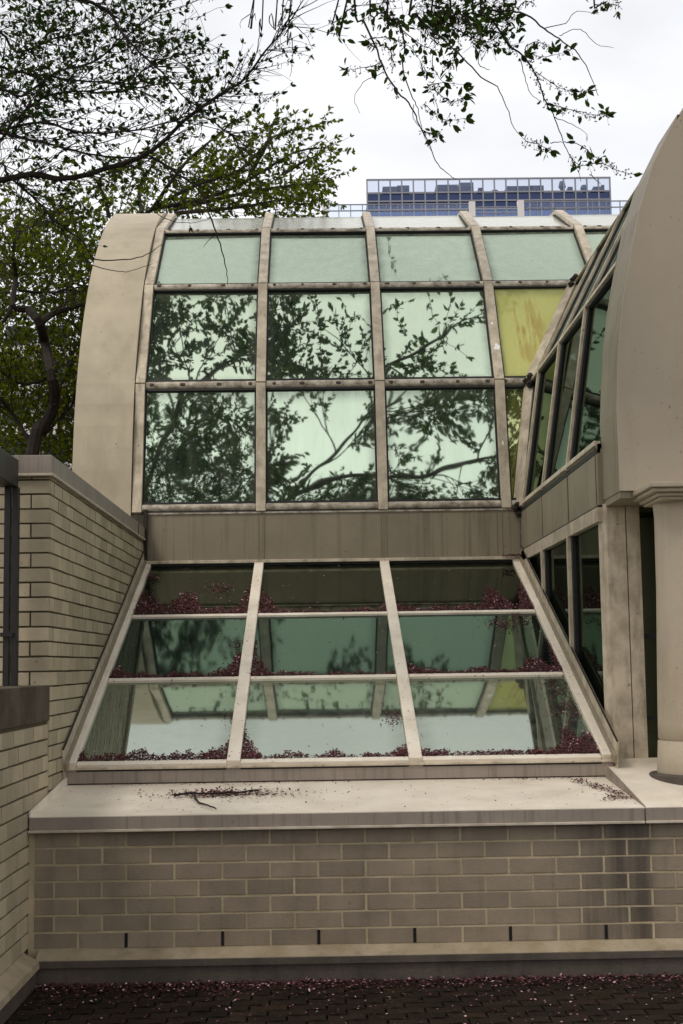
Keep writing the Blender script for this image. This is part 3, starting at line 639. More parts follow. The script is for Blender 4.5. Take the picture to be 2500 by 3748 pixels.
# ---- overhanging cherry: trunk on the terrace left of the camera, limbs over the yard, twigs hanging into view at the top right
def overhanging():
    wood = MB(); lv = MB(); bs = MB()
    base = Vector((-3.6, 4.2, 1.3)); top = Vector((-3.1, 4.6, 5.4))
    wood.tube(smooth([base, Vector((-3.5, 4.2, 2.6)), Vector((-3.25, 4.5, 4.2)), top]), .13, 8)
    hubs = []
    limbs = [[top, Vector((-1.9, 5.6, 6.5)), Vector((-.4, 6.8, 7.3)), Vector((1.2, 7.5, 7.3)), Vector((2.6, 8.2, 7.2))],
             [top, Vector((-2.8, 6.2, 7.0)), Vector((-2.0, 8.0, 8.4)), Vector((-1.2, 9.4, 9.2))],
             [top, Vector((-2.3, 3.6, 7.0)), Vector((-.8, 3.0, 8.4)), Vector((.8, 3.2, 9.4))],
             [top, Vector((-4.2, 5.6, 7.0)), Vector((-4.6, 7.4, 8.4))],
             [top, Vector((-1.6, 4.8, 7.2)), Vector((.0, 5.2, 8.8)), Vector((1.3, 6.0, 9.8))]]
    main = None
    for i, l in enumerate(limbs):
        P = smooth(l, 6); wood.tube(P, taper(P, .075, .02), 7)
        if i == 0: main = P
        else: hubs.append(P)
    # crown above the frame
    ok = lambda p: p.z > 2.1+.50*max(p.y, 0)+.35
    for P, k in zip(hubs+[main], (16, 10, 13, 9, 11)):
        for q in range(k):
            i = random.randint(len(P)//3, len(P)-2); dd = (P[i+1]-P[i]).normalized()
            grow(wood, lv, P[i], dd*.6+rnd()*.8+Vector((0, 0, .25)), random.uniform(1.2, 1.9), .016, 2, .055, .09, kids=(4, 7), skip=.05, cl=3, inside=ok)
    # hanging twigs traced at the depth where they hang (Y about 8 m)
    H = [([(60, 0), (100, 100), (150, 200), (200, 330), (260, 420), (320, 490), (360, 580), (400, 660), (430, 740), (480, 790), (530, 825)], .35, .55),
         ([(210, 0), (260, 90), (290, 200), (280, 300), (320, 430), (350, 500), (372, 600)], .6, .75),
         ([(320, 0), (340, 60), (370, 100), (430, 150), (500, 210), (560, 270), (640, 350), (715, 400), (760, 490), (790, 590), (850, 650)], .35, .35),
         ([(600, 0), (660, 60), (720, 130), (770, 210), (830, 250), (880, 320), (910, 390), (940, 470), (980, 540), (1020, 650), (1050, 720), (1080, 770), (1100, 835)], .55, .62),
         ([(640, 0), (690, 45), (780, 50), (850, 70), (930, 130), (1000, 180), (1070, 230), (1110, 280), (1150, 360), (1180, 440)], .25, .3),
         ([(420, 0), (440, 60), (520, 130), (600, 170), (680, 190), (740, 150)], .7, 1.),
         ([(130, 0), (190, 60), (250, 110), (330, 180), (420, 230)], .7, 1.),
         ([(500, 0), (540, 60), (600, 110), (640, 180), (630, 290), (680, 320)], .6, .8),
         ([(0, 120), (20, 60), (60, 30), (200, 10)], .3, 1.), ([(-20, 30), (-40, 100), (-10, 170)], .6, 1.),
         ([(1160, -20), (1200, 10), (1240, 20), (1275, 25)], .9, 1.),
         ([(800, -20), (840, 5), (880, 10)], .5, 1.)]
    for tr, dens, upto in H:
        Y = random.uniform(7.6, 8.4)
        P = px_path(tr, 1250, 0, Y, Y+random.uniform(-.3, .3)); 
        first = P[0]; hub = min(main, key=lambda m: (m-first).length); P2 = smooth([hub, lerp(hub, first, .5)+Vector((0, 0, .08))]+P)
        wood.tube(P2, taper(P2, .008, .0016), 4, 0, False)
        m_ = max(3, int(len(P2)*upto)); 
        for p in P2[6:m_]:
            if random.random() < dens: leafy(lv, [p, p+rnd()*.05], .05, .052, tip=1, cl=1)
            if random.random() < dens*.9: stalks(bs, p)
    S = [([(400, 390), (450, 380), (560, 390)], 1), ([(420, 410), (500, 465), (565, 445)], 1), ([(380, 480), (430, 520), (480, 550), (570, 545)], 1), ([(370, 600), (410, 610), (450, 620)], 1),
         ([(940, 470), (1040, 500), (1130, 520), (1220, 530)], 1), ([(890, 330), (980, 390), (1060, 420), (1130, 415)], 1), ([(840, 240), (940, 260), (1050, 230)], 1), ([(850, 650), (900, 660), (965, 690)], 1),
         ([(190, 330), (100, 380), (60, 450), (85, 520)], 0), ([(180, 290), (110, 310), (30, 320)], 1), ([(930, 130), (1030, 105), (1080, 50), (1180, 65)], 0), ([(1000, 165), (1050, 140), (1110, 140), (1170, 200), (1250, 220)], 0),
         ([(1020, 650), (1100, 670), (1190, 740), (1260, 780), (1340, 800)], .7), ([(1050, 720), (1100, 760), (1160, 750)], 1), ([(420, 230), (425, 320), (470, 380)], .2), ([(420, 430), (450, 530)], .1), ([(980, 540), (1060, 570), (1130, 620)], 0),
         ([(330, 480), (330, 540), (370, 600), (410, 690)], 0), ([(820, 270), (840, 350), (870, 430), (920, 470)], 0), ([(120, 180), (200, 170), (260, 190), (330, 230), (390, 330)], .9), ([(430, 100), (500, 80), (580, 110), (650, 100)], .9), ([(460, 290), (500, 300), (520, 270)], 1.),
         ([(960, 660), (1000, 650), (1020, 655)], 0.), ([(1140, 800), (1190, 845)], 0), ([(700, 20), (740, 60), (800, 80)], 1.), ([(850, 210), (900, 190), (960, 220)], 1.), ([(240, 300), (230, 250), (200, 210), (130, 200)], 1), ([(640, 280), (680, 220), (740, 205)], 0)]
    for tr, dens in S:
        Y = 8.0+random.uniform(-.1, .1); P = smooth(px_path(tr, 1250, 0, Y, Y+random.uniform(-.2, .2)))
        wood.tube(P, taper(P, .003, .0013), 4, 0, False)
        for i, p in enumerate(P):
            if random.random() < dens*.9: stalks(bs, p)
            if random.random() < dens*(.25+.55*i/len(P)): leafy(lv, [p, p+rnd()*.04], .05, .055, tip=1, cl=1)
        if dens:
            for q in range(3): leaf(lv, P[-1], (P[-1]-P[-2]).normalized()+rnd()*.6, .062)
    # dense knots of leaves where the twigs leave the frame
    for q in range(230):
        x, y = random.uniform(110, 780), random.uniform(0, 215)
        if y > 60+.32*abs(x-100) and x < 420 or random.random() < .25: continue
        p = at(1250+x/1.2544, y/1.2544, random.uniform(7.7, 8.4)); leafy(lv, [p, p+rnd()*.08], .04, .05, tip=2, cl=1); wood.tube([p-rnd()*.1, p, p+rnd()*.1], .0014, 3, 0, False)
        if random.random() < .6: stalks(bs, p)
    # bare drooping twigs left of them
    for tr in ([(1165, 0), (1150, 60), (1110, 90), (1103, 130)], [(1210, 0), (1195, 90), (1190, 160), (1175, 250), (1160, 270)], [(1270, 0), (1245, 60), (1240, 110), (1285, 160), (1280, 215)], [(1275, 0), (1310, 40), (1365, 75), (1430, 130)], [(1300, 20), (1345, 110), (1400, 160), (1438, 225)], [(1330, 60), (1335, 150), (1345, 240), (1330, 355)], [(1165, 0), (1170, 60), (1175, 95)]):
        Y = random.uniform(7.6, 8.2); P = px_path(tr, 0, 0, Y, Y); hub = min(main, key=lambda m: (m-P[0]).length); P = smooth([hub]+P); wood.tube(P, taper(P, .005, .0012), 4, 0, False)
    r = thing('overhanging_tree', tuple(base), 'leafy branches with spent blossom hanging from above at the top right', 'tree')
    wood.build('trunk', M['bark'], r); lv.build('crown', M['leafd'], r); bs.build('blossom_stalks', M['bloom'], r)
overhanging()

# ---- limb tree entering from the left, in front of the vault
def canopy_tree(name, label, base, crown, n, size, seed):  # dense crown added out of view to dim the lower fronts; also mirrored
    random.seed(seed); wood = MB(); lv = MB(); base = Vector(base); c = Vector(crown[0]); rx = Vector(crown[1])
    top = Vector((c.x, c.y, c.z-rx.z*.5)); P = smooth([base, lerp(base, top, .5)+Vector((.15, .1, 0)), top]); wood.tube(P, taper(P, .17, .09), 8)
    for q in range(14):
        e = c+Vector([rnd()[k]*rx[k]*.8 for k in range(3)]); Q = wander(P[-1-random.randint(0, 3)], e-top, (e-top).length, .3, .12); wood.tube(Q, taper(Q, .05, .01), 5)
    for q in range(n):
        u = rnd(); f_ = random.random()**.45; p = c+Vector([u[k]*rx[k]*f_ for k in range(3)])
        if mnoise.noise(p*.8) < -.12: continue
        if p.y > 0 and p.z < 2.3+.5*p.y: continue
        if abs(p.x) < 2.4 and p.y > -1.5 and p.z < 4: continue
        Q = wander(p, rnd(), random.uniform(.35, .7), .14, .25); wood.tube(Q, .004, 3, 0, False); leafy(lv, Q, .1, size, tip=3, cl=2)
    r = thing(name, tuple(base), label, 'tree'); wood.build('trunk', M['bark'], r); lv.build('crown', M['leafd'], r)
canopy_tree('added_shade_tree', 'broad green tree added behind the viewer to shade the lower fronts, mirrored in the lower vault panes', (-4.4, -3.5, 1.3), ((-3.2, -3, 8.2), (4.2, 4.5, 3.6)), 1500, .11, 3)
canopy_tree('added_shade_tree', 'second green tree added behind the viewer for shade, to the right, mirrored faintly in the vault panes', (5.2, -7.5, 0), ((3.8, -7.0, 7.6), (4.6, 4.0, 3.6)), 1200, .12, 4)
def limb_tree():
    wood = MB(); lv = MB(); bs = MB()
    base = Vector((-4.6, 9.6, 1.3)); fork = Vector((-3.7, 9.7, 4.6))
    wood.tube(smooth([base, Vector((-4.3, 9.5, 2.6)), Vector((-4.0, 9.7, 3.7)), fork]), .12, 8)
    T = [([(-60, 850), (0, 830), (150, 800), (300, 820), (500, 770), (650, 720), (760, 640), (860, 540), (1000, 440), (1110, 370), (1200, 260), (1290, 150), (1345, 50)], .028, .004, 9.6, 9.0),
         ([(-60, 590), (0, 610), (130, 640), (300, 680), (480, 720), (700, 730), (830, 810)], .017, .004, 9.8, 9.6),
         ([(-60, 640), (0, 600), (200, 560), (330, 600), (520, 610), (740, 570), (900, 510), (1060, 400)], .013, .003, 9.3, 9.2),
         ([(-80, 20), (100, -30), (380, 0), (500, 60), (560, 150), (640, 240), (740, 330), (830, 430), (900, 500)], .018, .003, 9.4, 9.3),
         ([(-60, 340), (60, 330), (220, 350), (360, 370), (560, 390), (700, 440)], .015, .003, 9.5, 9.8),
         ([(-60, 700), (60, 560), (200, 450), (330, 420), (560, 420), (650, 330), (820, 250), (900, 290)], .012, .003, 9.7, 9.5),
         ([(640, 700), (700, 720), (820, 800), (920, 880), (970, 1010), (1010, 1120), (1040, 1240), (1045, 1310)], .010, .002, 9.5, 9.2),
         ([(-40, 760), (40, 810), (180, 930), (250, 1010), (380, 1110), (440, 1190), (600, 1190), (690, 1160), (745, 1120)], .012, .002, 9.5, 9.6),
         ([(380, 1190), (440, 1225), (520, 1240), (600, 1245), (700, 1210)], .004, .0016, 9.5, 9.6),
         ([(985, 1080), (950, 1110), (935, 1135)], .003, .0015, 9.2, 9.2), ([(720, 980), (800, 1020), (900, 1020), (960, 1005)], .003, .0015, 9.3, 9.3),
         ([(-60, 160), (80, 240), (240, 180), (420, 140), (520, 120)], .014, .003, 9.6, 9.9),
         ([(-60, 430), (100, 440), (260, 330), (420, 290), (560, 180), (720, 60), (800, -30)], .012, .003, 9.2, 9.6),
         ([(840, 520), (940, 540), (1020, 590), (1080, 640), (1130, 700)], .005, .002, 9.3, 9.5)]
    fk = Vector((-3.3, 9.7, 5.2))
    rnd2 = random.Random(5)
    for k, (tr, ra, rb, Y0, Y1) in enumerate(T):
        P = px_path(tr, 0, 0, Y0, Y1)
        if tr[0][0] < 0: P = [fork, lerp(fork, P[0], .5)]+P
        P = smooth(P); wood.tube(P, taper(P, ra*1.0, rb), 6, 0, False)
        if k in (6, 8, 9, 10): continue
        for i in range(8, len(P)-1):
            u = i/len(P)
            if k == 7 and u > .45: break
            nsh = 2 if random.random() < .75 else 1
            for _ in range(nsh):
                dd = (P[i+1]-P[i]).normalized()
                side = (dd+rnd()*.9+Vector((.25, 0, .1))).normalized()
                if side.y > .5 or side.y < -.5: side.y *= .3
                ln = random.uniform(.18, .62)*(1.1-.35*u); Q = wander(P[i], side, ln, .07, .18, -.01)
                wood.tube(Q, taper(Q, .0042, .0012), 3, 0, False)
                bare = random.random() < (.35 if k in (0, 1, 2, 4) else .15)
                if not bare:
                    leafy(lv, Q[1:], .04, .042, skip=.3, tip=4, cl=1)
                    for p in Q[2:]:
                        if random.random() < .45: stalks(bs, p)
                for p in Q[1:-1:2]:
                    if random.random() < .6:
                        q2 = wander(p, (Q[-1]-Q[0]).normalized()+rnd()*.8, random.uniform(.08, .3), .06, .25); wood.tube(q2, taper(q2, .002, .001), 3, 0, False)
                        if random.random() < .5 and not bare: leafy(lv, q2, .045, .038, skip=.3, tip=3, cl=1)
    # denser leaf masses high on the left
    for q in range(620):
        x, y = random.uniform(-60, 900), random.uniform(-60, 620)
        if random.random() < (x/1150)+(y/1700): continue
        p = at(x/1.2544, y/1.2544, random.uniform(8.9, 10.4)); Q = wander(p, rnd()+Vector((.5, 0, 0)), .28, .07, .25); wood.tube(Q, .0018, 3, 0, False); leafy(lv, Q, .05, .046, skip=.2, tip=3, cl=1)
    # upper crown above the frame, over the vault
    over = [[fork, Vector((-3.2, 10.6, 7.6)), Vector((-2.0, 12.0, 9.4)), Vector((-.6, 12.9, 9.9))], [Vector((-3.2, 10.6, 7.6)), Vector((-2.6, 12.4, 9.6)), Vector((-2.0, 13.6, 10.4))], [Vector((-2.4, 11.6, 8.9)), Vector((-.8, 12.0, 9.3)), Vector((.7, 12.4, 9.4)), Vector((1.7, 12.9, 9.7))]]
    okz = lambda p: p.z > 2.2+.50*p.y
    for q_, l in enumerate(over):
        P = smooth(l, 5); wood.tube(P, taper(P, .06, .015), 6)
        for _ in range((26, 22, 20)[q_]):
            i = random.randint(5, len(P)-2); grow(wood, lv, P[i], (P[i+1]-P[i]).normalized()*.7+rnd()*.8+Vector((0, 0, .15)), random.uniform(.8, 1.3), .012, 1, .05, .088, kids=(6, 9), skip=.0, cl=3, inside=okz)
    for q in range(520):                   # high twigs further over the roof, out of the picture
        p = Vector((random.uniform(-3.2, 1.9), random.uniform(12.8, 17), 0)); p.z = 2.6+.5*p.y+random.uniform(0, 2.2)
        if mnoise.noise(p*.9) < -.05: continue
        Q = wander(p, rnd(), .5, .1, .25); wood.tube(Q, .004, 3, 0, False); leafy(lv, Q, .07, .09, tip=3, cl=2)
    r = thing('spreading_tree', tuple(base), 'tree with dark crossing limbs spreading from the left edge across the upper left sky', 'tree')
    wood.build('trunk', M['bark'], r); lv.build('crown', M['leafd'], r); bs.build('blossom_stalks', M['bloom'], r)
limb_tree()

# ---- tree behind the side wall with a crooked dark trunk
def back_tree(name, label, base, spine, limbs, Y, n, box, size, matl, seed, thick=.085):
    random.seed(seed); wood = MB(); lv = MB()
    P = smooth([base]+spine); wood.tube(P, taper(P, thick, thick*.6), 8)
    for l, r_ in limbs:
        Q = smooth(l); wood.tube(Q, taper(Q, r_, r_*.2+.002), 6, 0, False)
        for i in range(3, len(Q)-1):
            for _ in range(2):
                dd = (Q[i+1]-Q[i]).normalized(); grow(wood, lv, Q[i], dd+rnd()*.8, random.uniform(.5, 1.0), .008, 1, .085, size, kids=(3, 5), skip=.1, cl=2)
    for q in range(n):
        x, y, Yq = box(); p = at(x, y, Yq); R2 = wander(p, rnd()+Vector((.4, 0, .1)), random.uniform(.4, .8), .12, .25)
        wood.tube(R2, .004, 3, 0, False); leafy(lv, R2, .085, size, skip=.1, tip=3, cl=2)
    r = thing(name, tuple(base), label, 'tree')
    wood.build('trunk', M['bark'], r); lv.build('crown', M[matl], r)
YA = 17.5
def a17(x, y, Y=YA): return at(x, y, Y)
c3 = lambda x, y: at(x/1.2544, 800+y/1.2544, YA+random.uniform(-.3, .3))
def boxA():
    while 1:
        x, y = random.uniform(-90, 330), random.uniform(760, 1760)
        if random.random() > .18: return x, y, random.uniform(17.7, 21.5)
back_tree('crooked_tree', 'leafy tree with a crooked black trunk behind the side wall', Vector((c3(130, 1080).x-.3, YA, 1.3)),
  [c3(150, 1080), c3(200, 960), c3(250, 850), c3(235, 700), c3(205, 570), c3(180, 480), c3(130, 415)],
  [([c3(180, 480), c3(260, 430), c3(390, 390), c3(520, 330)], .05), ([c3(130, 415), c3(60, 400), c3(75, 270), c3(60, 140), c3(90, 0)], .045), ([c3(60, 400), c3(0, 490), c3(-80, 540)], .03),
   ([c3(250, 860), c3(300, 720), c3(350, 650)], .02), ([c3(90, 330), c3(230, 340), c3(350, 320)], .02), ([c3(200, 1000), c3(290, 900), c3(350, 840)], .018), ([c3(150, 1050), c3(60, 900), c3(-30, 800)], .03), ([c3(205, 740), c3(100, 760), c3(0, 700)], .025)], YA, 1400, boxA, .078, 'leaf', 21)
# ---- trees behind the vault reaching up right above the roof line
c1 = lambda x, y, Y=20.5: at(x/1.2544, y/1.2544, Y+random.uniform(-.4, .4))
def boxC():
    while 1:
        x, y = random.uniform(350, 1150), random.uniform(560, 800)
        if y < 800-.42*(x-350) and x < 700 and random.random() < .75: continue
        if x > 850 and y < 640: continue
        return x, y, random.uniform(19.8, 22.5)
fan = [[(500, 1100), (700, 960), (900, 850), (1100, 780), (1230, 650), (1300, 610), (1400, 590), (1530, 550)], [(700, 960), (1000, 890), (1200, 790), (1350, 700), (1480, 680), (1555, 690)], [(800, 960), (1150, 880), (1350, 850), (1450, 840), (1565, 800)],
       [(700, 960), (850, 750), (1000, 620), (1070, 560)], [(900, 850), (1080, 720), (1160, 640)], [(1150, 800), (1230, 650), (1240, 590), (1270, 540)], [(800, 980), (1100, 950), (1300, 920), (1440, 960)], [(650, 980), (640, 860), (700, 760), (760, 680)], [(500, 1000), (480, 900), (450, 830), (520, 780)], [(1300, 800), (1400, 740), (1480, 700)]]
def fan_tree():
    random.seed(33); wood = MB(); lv = MB(); base = Vector((-2.2, 22.6, 0)); P = smooth([base, Vector((-2.4, 22.5, 3)), c1(560, 1100, 21.5)]); wood.tube(P, taper(P, .16, .09), 8)
    for tr in fan:
        Q = smooth([c1(x, y) for x, y in tr]); wood.tube(Q, taper(Q, .035, .004), 5, 0, False)
        for i in range(2, len(Q)-1):
            u = i/len(Q); 
            for _ in range(2 if u < .7 else 1):
                dd = (Q[i+1]-Q[i]).normalized(); s = wander(Q[i], dd+rnd()*(.9 if u < .7 else .5), random.uniform(.3, .9)*(1.15-.75*u), .1, .15); wood.tube(s, taper(s, .006, .002), 3, 0, False); leafy(lv, s, .06, .08, skip=.1, tip=4, cl=2)
        leafy(lv, Q[len(Q)//3:], .07, .08, cl=2)
    for q in range(300):
        x, y, Yq = boxC(); p = at(x, y, Yq); s = wander(p, rnd()+Vector((.7, 0, .25)), .5, .1, .2); wood.tube(s, .004, 3, 0, False); leafy(lv, s, .09, .08, tip=3, cl=2)
    r = thing('fan_branched_tree', tuple(base), 'green tree fanning out above the roof line behind the glass vault', 'tree'); wood.build('trunk', M['bark'], r); lv.build('crown', M['leaf'], r)
fan_tree()

# ------------------------------------------------------------ far buildings
# blue office block
Yo = 60.; pA = at(1343, 658, Yo); pB = at(2232, 652, Yo); X0, X1, ZT_ = pA.x, pB.x, pA.z
of = thing('office_block', ((X0+X1)/2, Yo, 0), 'blue glass office block with a screened rooftop far beyond the vault', 'building')
a = MB(); a.box(X0+.02, X1-.02, Yo+.15, Yo+14, 0, ZT_-.62); a.build('core', M['office'], of)
rows = [ZT_, ZT_-.60, ZT_-.98, ZT_-1.36, ZT_-1.74, ZT_-2.12]; nc = 21; dxo = (X1-X0)/nc
for r in range(5):
    for c in range(nc):
        if r > 3: continue
        a = MB(); a.box(X0+c*dxo+.03, X0+(c+1)*dxo-.03, Yo+.06, Yo+.09, rows[r+1]+.03, rows[r]-.03); a.build('screen_pane' if r == 0 else 'window_pane', M['clear'] if r == 0 else (M['office2'] if (r == 3) else M['office']), of)
for c in range(nc+1):
    a = MB(); a.box(X0+c*dxo-.03, X0+c*dxo+.03, Yo-.02, Yo+.06, 17, ZT_); a.build('facade_mullion', M['farmet'], of)
for z in rows[:5]:
    a = MB(); a.box(X0-.03, X1+.03, Yo-.03, Yo+.05, z-.03, z+.03); a.build('facade_rail', M['farmet'], of)
for xf, wf, hf, kind in ((.10, .07, .42, 0), (.15, .05, .48, 0), (.33, .09, .5, 0), (.41, .06, .62, 0), (.47, .02, .3, 0), (.53, .02, .2, 1), (.63, .11, .38, 0), (.70, .06, .4, 0), (.81, .025, .6, 1), (.84, .02, .3, 0), (.90, .015, .4, 1), (.95, .03, .3, 0), (.975, .012, .4, 0)):
    a = MB(); xc = X0+xf*(X1-X0); ww = wf*(X1-X0)/2
    if kind == 0: a.box(xc-ww, xc+ww, Yo+.22, Yo+1.4, ZT_-.7, ZT_-.55+hf*.75); a.box(xc-ww*.6, xc+ww*.3, Yo+.4, Yo+1.1, ZT_-.55+hf*.75, ZT_-.50+hf*.75)
    else: a.tube([(xc, Yo+.45, ZT_-.7), (xc, Yo+.45, ZT_-.6+hf*.3), (xc, Yo+.45, ZT_-.5+hf*.4), (xc, Yo+.45, ZT_-.55+hf*.9)], [.06, .06, .17, .11], 10)
    a.build('rooftop_unit', M['roofeq'], of)
# nearer roof terrace with glass balustrade
Yt = 50.; q0 = at(1185, 748, Yt); q1 = at(2420, 738, Yt); zt = q0.z; zl = at(1700, 800, Yt).z
tr = thing('roof_terrace', ((q0.x+q1.x)/2, Yt, 0), 'pale roof terrace with glass balustrade and two square piers in front of the office block', 'terrace')
a = MB(); a.box(q0.x-1, q1.x+3, Yt+.1, Yt+8, 0, zl-.1); a.build('wall', M['farwhite'], tr)
xa, xb = at(1716, 770, Yt).x, at(1739, 770, Yt).x; xc_, xd = at(1894, 770, Yt).x, at(1917, 770, Yt).x; xe0, xe1 = at(1180, 770, Yt).x, at(1197, 770, Yt).x
for u, v, h in ((xa, xb, .02), (xc_, xd, .05), (xe0, xe1, -.02)):
    a = MB(); a.box(u, v, Yt-.12, Yt+.1, 12, zt+h); a.build('pier', M['farwhite'], tr)
def balus(u, v, ztop, n):
    for z in (ztop, ztop-.23, zl+.05):
        a = MB(); a.box(u, v, Yt-.02, Yt+.02, z-.018, z+.018); a.build('rail', M['farmet'], tr)
    for i in range(n+1):
        x = lerp(u, v, i/n); a = MB(); a.box(x-.015, x+.015, Yt-.021, Yt+.021, zl-.1, ztop-.02); a.build('post', M['farmet'], tr)
    a = MB(); a.box(u, v, Yt+.022, Yt+.03, zl-.1, ztop-.02); a.build('glass_panel', M['clear2'], tr)
balus(xe1, xa, zt-.02, 12); balus(xb, xc_, zt-.16, 4); balus(xd, q1.x+1, zt+.02, 12)
# pale apartment block behind the left trees
Yp = 45.
ap = thing('apartment_block', (-12, Yp, 0), 'pale apartment block with long balcony bands glimpsed through the left trees', 'building')
a = MB(); a.box(-22, -6.2, Yp, Yp+12, 0, 12.2); a.build('wall', M['conc'], ap)
for f in range(9):
    z = 1.6+f*1.25
    a = MB(); a.box(-21.9, -6.3, Yp-.7, Yp, z, z+.35); a.build('balcony_slab', M['farwhite'], ap)
    for k in range(12):
        a = MB(); x = -21.3+k*1.25; a.box(x, x+.8, Yp-.03, Yp+.02, z+.42, z+1.15); a.build('window', M['dwin'], ap)

# ------------------------------------------------------------ fallen petals and twig
def petal(mb, p, nrm, l, mi=None):
    n = Vector(nrm).normalized(); d = rnd(); d = (d-n*d.dot(n)*.6).normalized(); u = n.cross(d); k = len(mb.v); w_ = l*random.uniform(.35, .6)
    up = n*random.uniform(.1, .5)*l
    mb.v += [p, p+d*l*.5+u*w_+up*.5, p+d*l+up*random.random(), p+d*l*.5-u*w_+up*.4]; mb.f.append((k, k+1, k+2, k+3)); mb.m.append(mi if mi is not None else (1 if random.random() < .045 else 0))
random.seed(99)
pt = MB()
def heap(x0, x1, s0, h0, h1, dens, curve=1.):
    """petals lying on the skylight against a rail at s0, heap height up the slope going from h0 (x0) to h1 (x1)"""
    h0 += .055; h1 += .055; area = abs(x1-x0)*max(h0, h1); n = int(area*dens)
    for _ in range(n):
        x = random.uniform(x0, x1); u = (x-x0)/(x1-x0); h = lerp(h0, h1, u**curve)*random.uniform(.7, 1.15)*(.72+.9*mnoise.noise(Vector((x*7, s0*3, 0)))+.35*mnoise.noise(Vector((x*23, s0, 4))))
        s = random.uniform(0, max(h0, h1))
        if s > h: continue
        petal(pt, sp(x, s0+.02+s, -.013+random.uniform(0, 1)*max(.004, .034*(1-s/max(h, .05))**.7)), SN, random.uniform(.010, .020))
D = 12000
s0, s1, s2 = SR[0], SR[1], SR[2]; a_, b_, c_, d_ = SX[0]+.04, SX[1]-.04, SX[1]+.04, SX[2]-.04; e_, f_ = SX[2]+.04, SX[3]-.04
heap(a_, b_, s0, .17, .12, D); heap(b_-.16, b_, s0, .10, .42, D, .8); heap(c_, d_, s0, .10, .05, D); heap(c_, c_+.13, s0, .62, .10, D, .5); heap(d_-.1, d_, s0, .03, .2, D)
heap(e_, f_, s0, .06, .10, D); heap(e_, e_+.13, s0, .40, .05, D, .6); heap(.598+.75, f_, s0, .05, .62, D, 1.4)
heap(a_, b_, s1, .22, .14, D); heap(b_-.12, b_, s1, .12, .5, D); heap(c_, d_, s1, .10, .05, D); heap(c_, c_+.15, s1, .75, .1, D, .45); heap(e_, f_, s1, .07, .12, D); heap(e_, e_+.13, s1, .62, .08, D, .6); heap(e_+.65, f_, s1, .05, 1.05, D, 1.6)
heap(a_, a_+.5, s2, .58, .62, D); heap(a_+.5, b_, s2, .55, .08, D, .6); heap(b_-.12, b_, s2, .1, 1.2, D*.6, 1.2); heap(c_, d_, s2, .09, .05, D); heap(c_, c_+.2, s2, 1.25, .1, D*.7, .5); heap(d_-.06, d_, s2, .05, .6, D*.5); heap(e_, f_, s2, .10, .12, D); heap(e_, e_+.16, s2, .75, .1, D, .5); heap(e_+.5, f_, s2, .05, 1.1, D, 1.4)
heap(a_, a_+.12, s2+1.0, .35, .1, D*.6)
for (x, s, r_) in ((-.66, 1.60, .05), (-.62, .75, .04), (.50, .7, .05), (1.73, .72, .07), (1.75, .9, .06), (1.45, s2-.25, .05), (1.52, s2-.35, .05), (1.7, s2-.12, .09), (1.62, s2-.2, .06), (-.95, s2+.75, .06), (-.9, s2+.75, .05), (1.77, s1-.15, .07), (1.73, s1-.3, .06), (-.65, s1+.75, .06)):
    for _ in range(110): petal(pt, sp(x+random.gauss(0, r_), s+random.gauss(0, r_*1.6), -.012+random.uniform(0, .008)), SN, random.uniform(.01, .018))
for _ in range(420): petal(pt, sp(random.uniform(a_, f_), random.uniform(0, SLn), -.012), SN, random.uniform(.008, .014), 1 if random.random() < .35 else 0)
tag(pt.build('skylight_petals', [M['petal'], M['petalw']]), 'drifts of pink and brown fallen petals against the skylight rails', 'petals', kind='stuff')
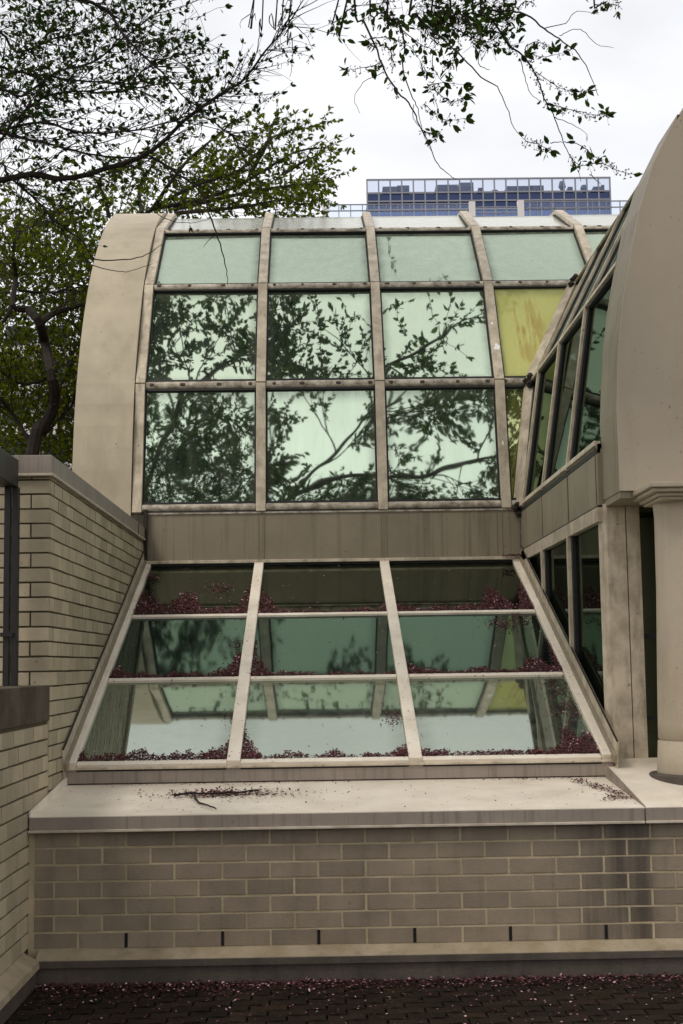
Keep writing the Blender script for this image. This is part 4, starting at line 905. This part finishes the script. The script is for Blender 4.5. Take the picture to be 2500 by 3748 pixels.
# on the bars
pt = MB()
for x in SX:
    for _ in range(36): petal(pt, sp(x+random.uniform(-.04, .04), random.uniform(0, SLn), .024), SN, random.uniform(.008, .013))
zc = lambda y: .922+(y-8.2)*.072+.001
for _ in range(150): petal(pt, Vector((random.uniform(-1.6, 1.8), (yy := random.uniform(8.25, 9.3)), zc(yy))), (0, 0, 1), random.uniform(.009, .014))
for _ in range(750):
    x = random.gauss(-.62, .17); yy = random.gauss(8.88, .07)
    petal(pt, Vector((x, yy, zc(yy)+random.uniform(0, .012))), (0, 0, 1), random.uniform(.013, .024))
for _ in range(120):
    x = random.gauss(-.62, .33); yy = random.gauss(8.85, .18)
    if 8.22 < yy < 9.3: petal(pt, Vector((x, yy, zc(yy))), (0, 0, 1), random.uniform(.010, .016))
for (x, yy) in ((1.62, 9.16), (1.68, 8.98), (1.72, 8.86), (1.755, 8.70), (1.77, 8.55), (1.70, 8.52)):
    for _ in range(75):
        y2 = yy+random.gauss(0, .05); petal(pt, Vector((min(x+random.gauss(0, .028), 1.81), y2, zc(y2)+random.uniform(0, .008))), (0, 0, 1), random.uniform(.011, .018))
for _ in range(170): petal(pt, Vector((random.choice((random.uniform(-1.4, .2), random.uniform(1.0, 1.8))), random.uniform(9.24, 9.33), zc(9.3)+.002)), (0, 0, 1), random.uniform(.010, .016))
for _ in range(120): petal(pt, Vector((random.uniform(1.72, 1.9), random.uniform(13.3, 13.4), 2.755)), (0, 0, 1), .02)
tag(pt.build('ledge_petals', [M['petal'], M['petalw']]), 'scattered pink petals lying on the pale ledge and glazing bars', 'petals', kind='stuff')
pt = MB()
for _ in range(4600):
    x = random.uniform(-1.62, 3.4); e = random.expovariate(1/.11); yy = YLOW-.09-e
    if yy < 7.0 or random.random() > (.95 if x < .2 else .65): continue
    petal(pt, Vector((x, yy, .004+random.uniform(0, .008))), (0, 0, 1), random.uniform(.012, .022), 1 if random.random() < .09 else 0)
for _ in range(2600): petal(pt, Vector((random.uniform(-1.6, 3.), random.uniform(5.5, 8.1), .004)), (0, 0, 1), random.uniform(.009, .017), 1 if random.random() < .22 else 0)
tag(pt.build('pavement_petals', [M['petal'], M['petalw']]), 'pink petals scattered over the dark pavers at the wall foot', 'petals', kind='stuff')
tw = MB()
P = smooth([Vector((-.92, 8.80, zc(8.8)+.012)), Vector((-.80, 8.82, zc(8.82)+.018)), Vector((-.66, 8.84, zc(8.84)+.012)), Vector((-.40, 8.90, zc(8.9)+.02))]); tw.tube(P, taper(P, .007, .0045), 6)
P = smooth([Vector((-.79, 8.82, zc(8.82)+.015)), Vector((-.76, 8.62, zc(8.62)+.010)), Vector((-.70, 8.45, zc(8.45)+.012)), Vector((-.62, 8.30, zc(8.3)+.012))]); tw.tube(P, taper(P, .0075, .004), 6)
tag(tw.build('fallen_twig', M['bark']), 'dark forked twig lying among petals on the pale ledge', 'twig')

for o in bpy.data.objects:
    if '_o' in o: del o['_o']
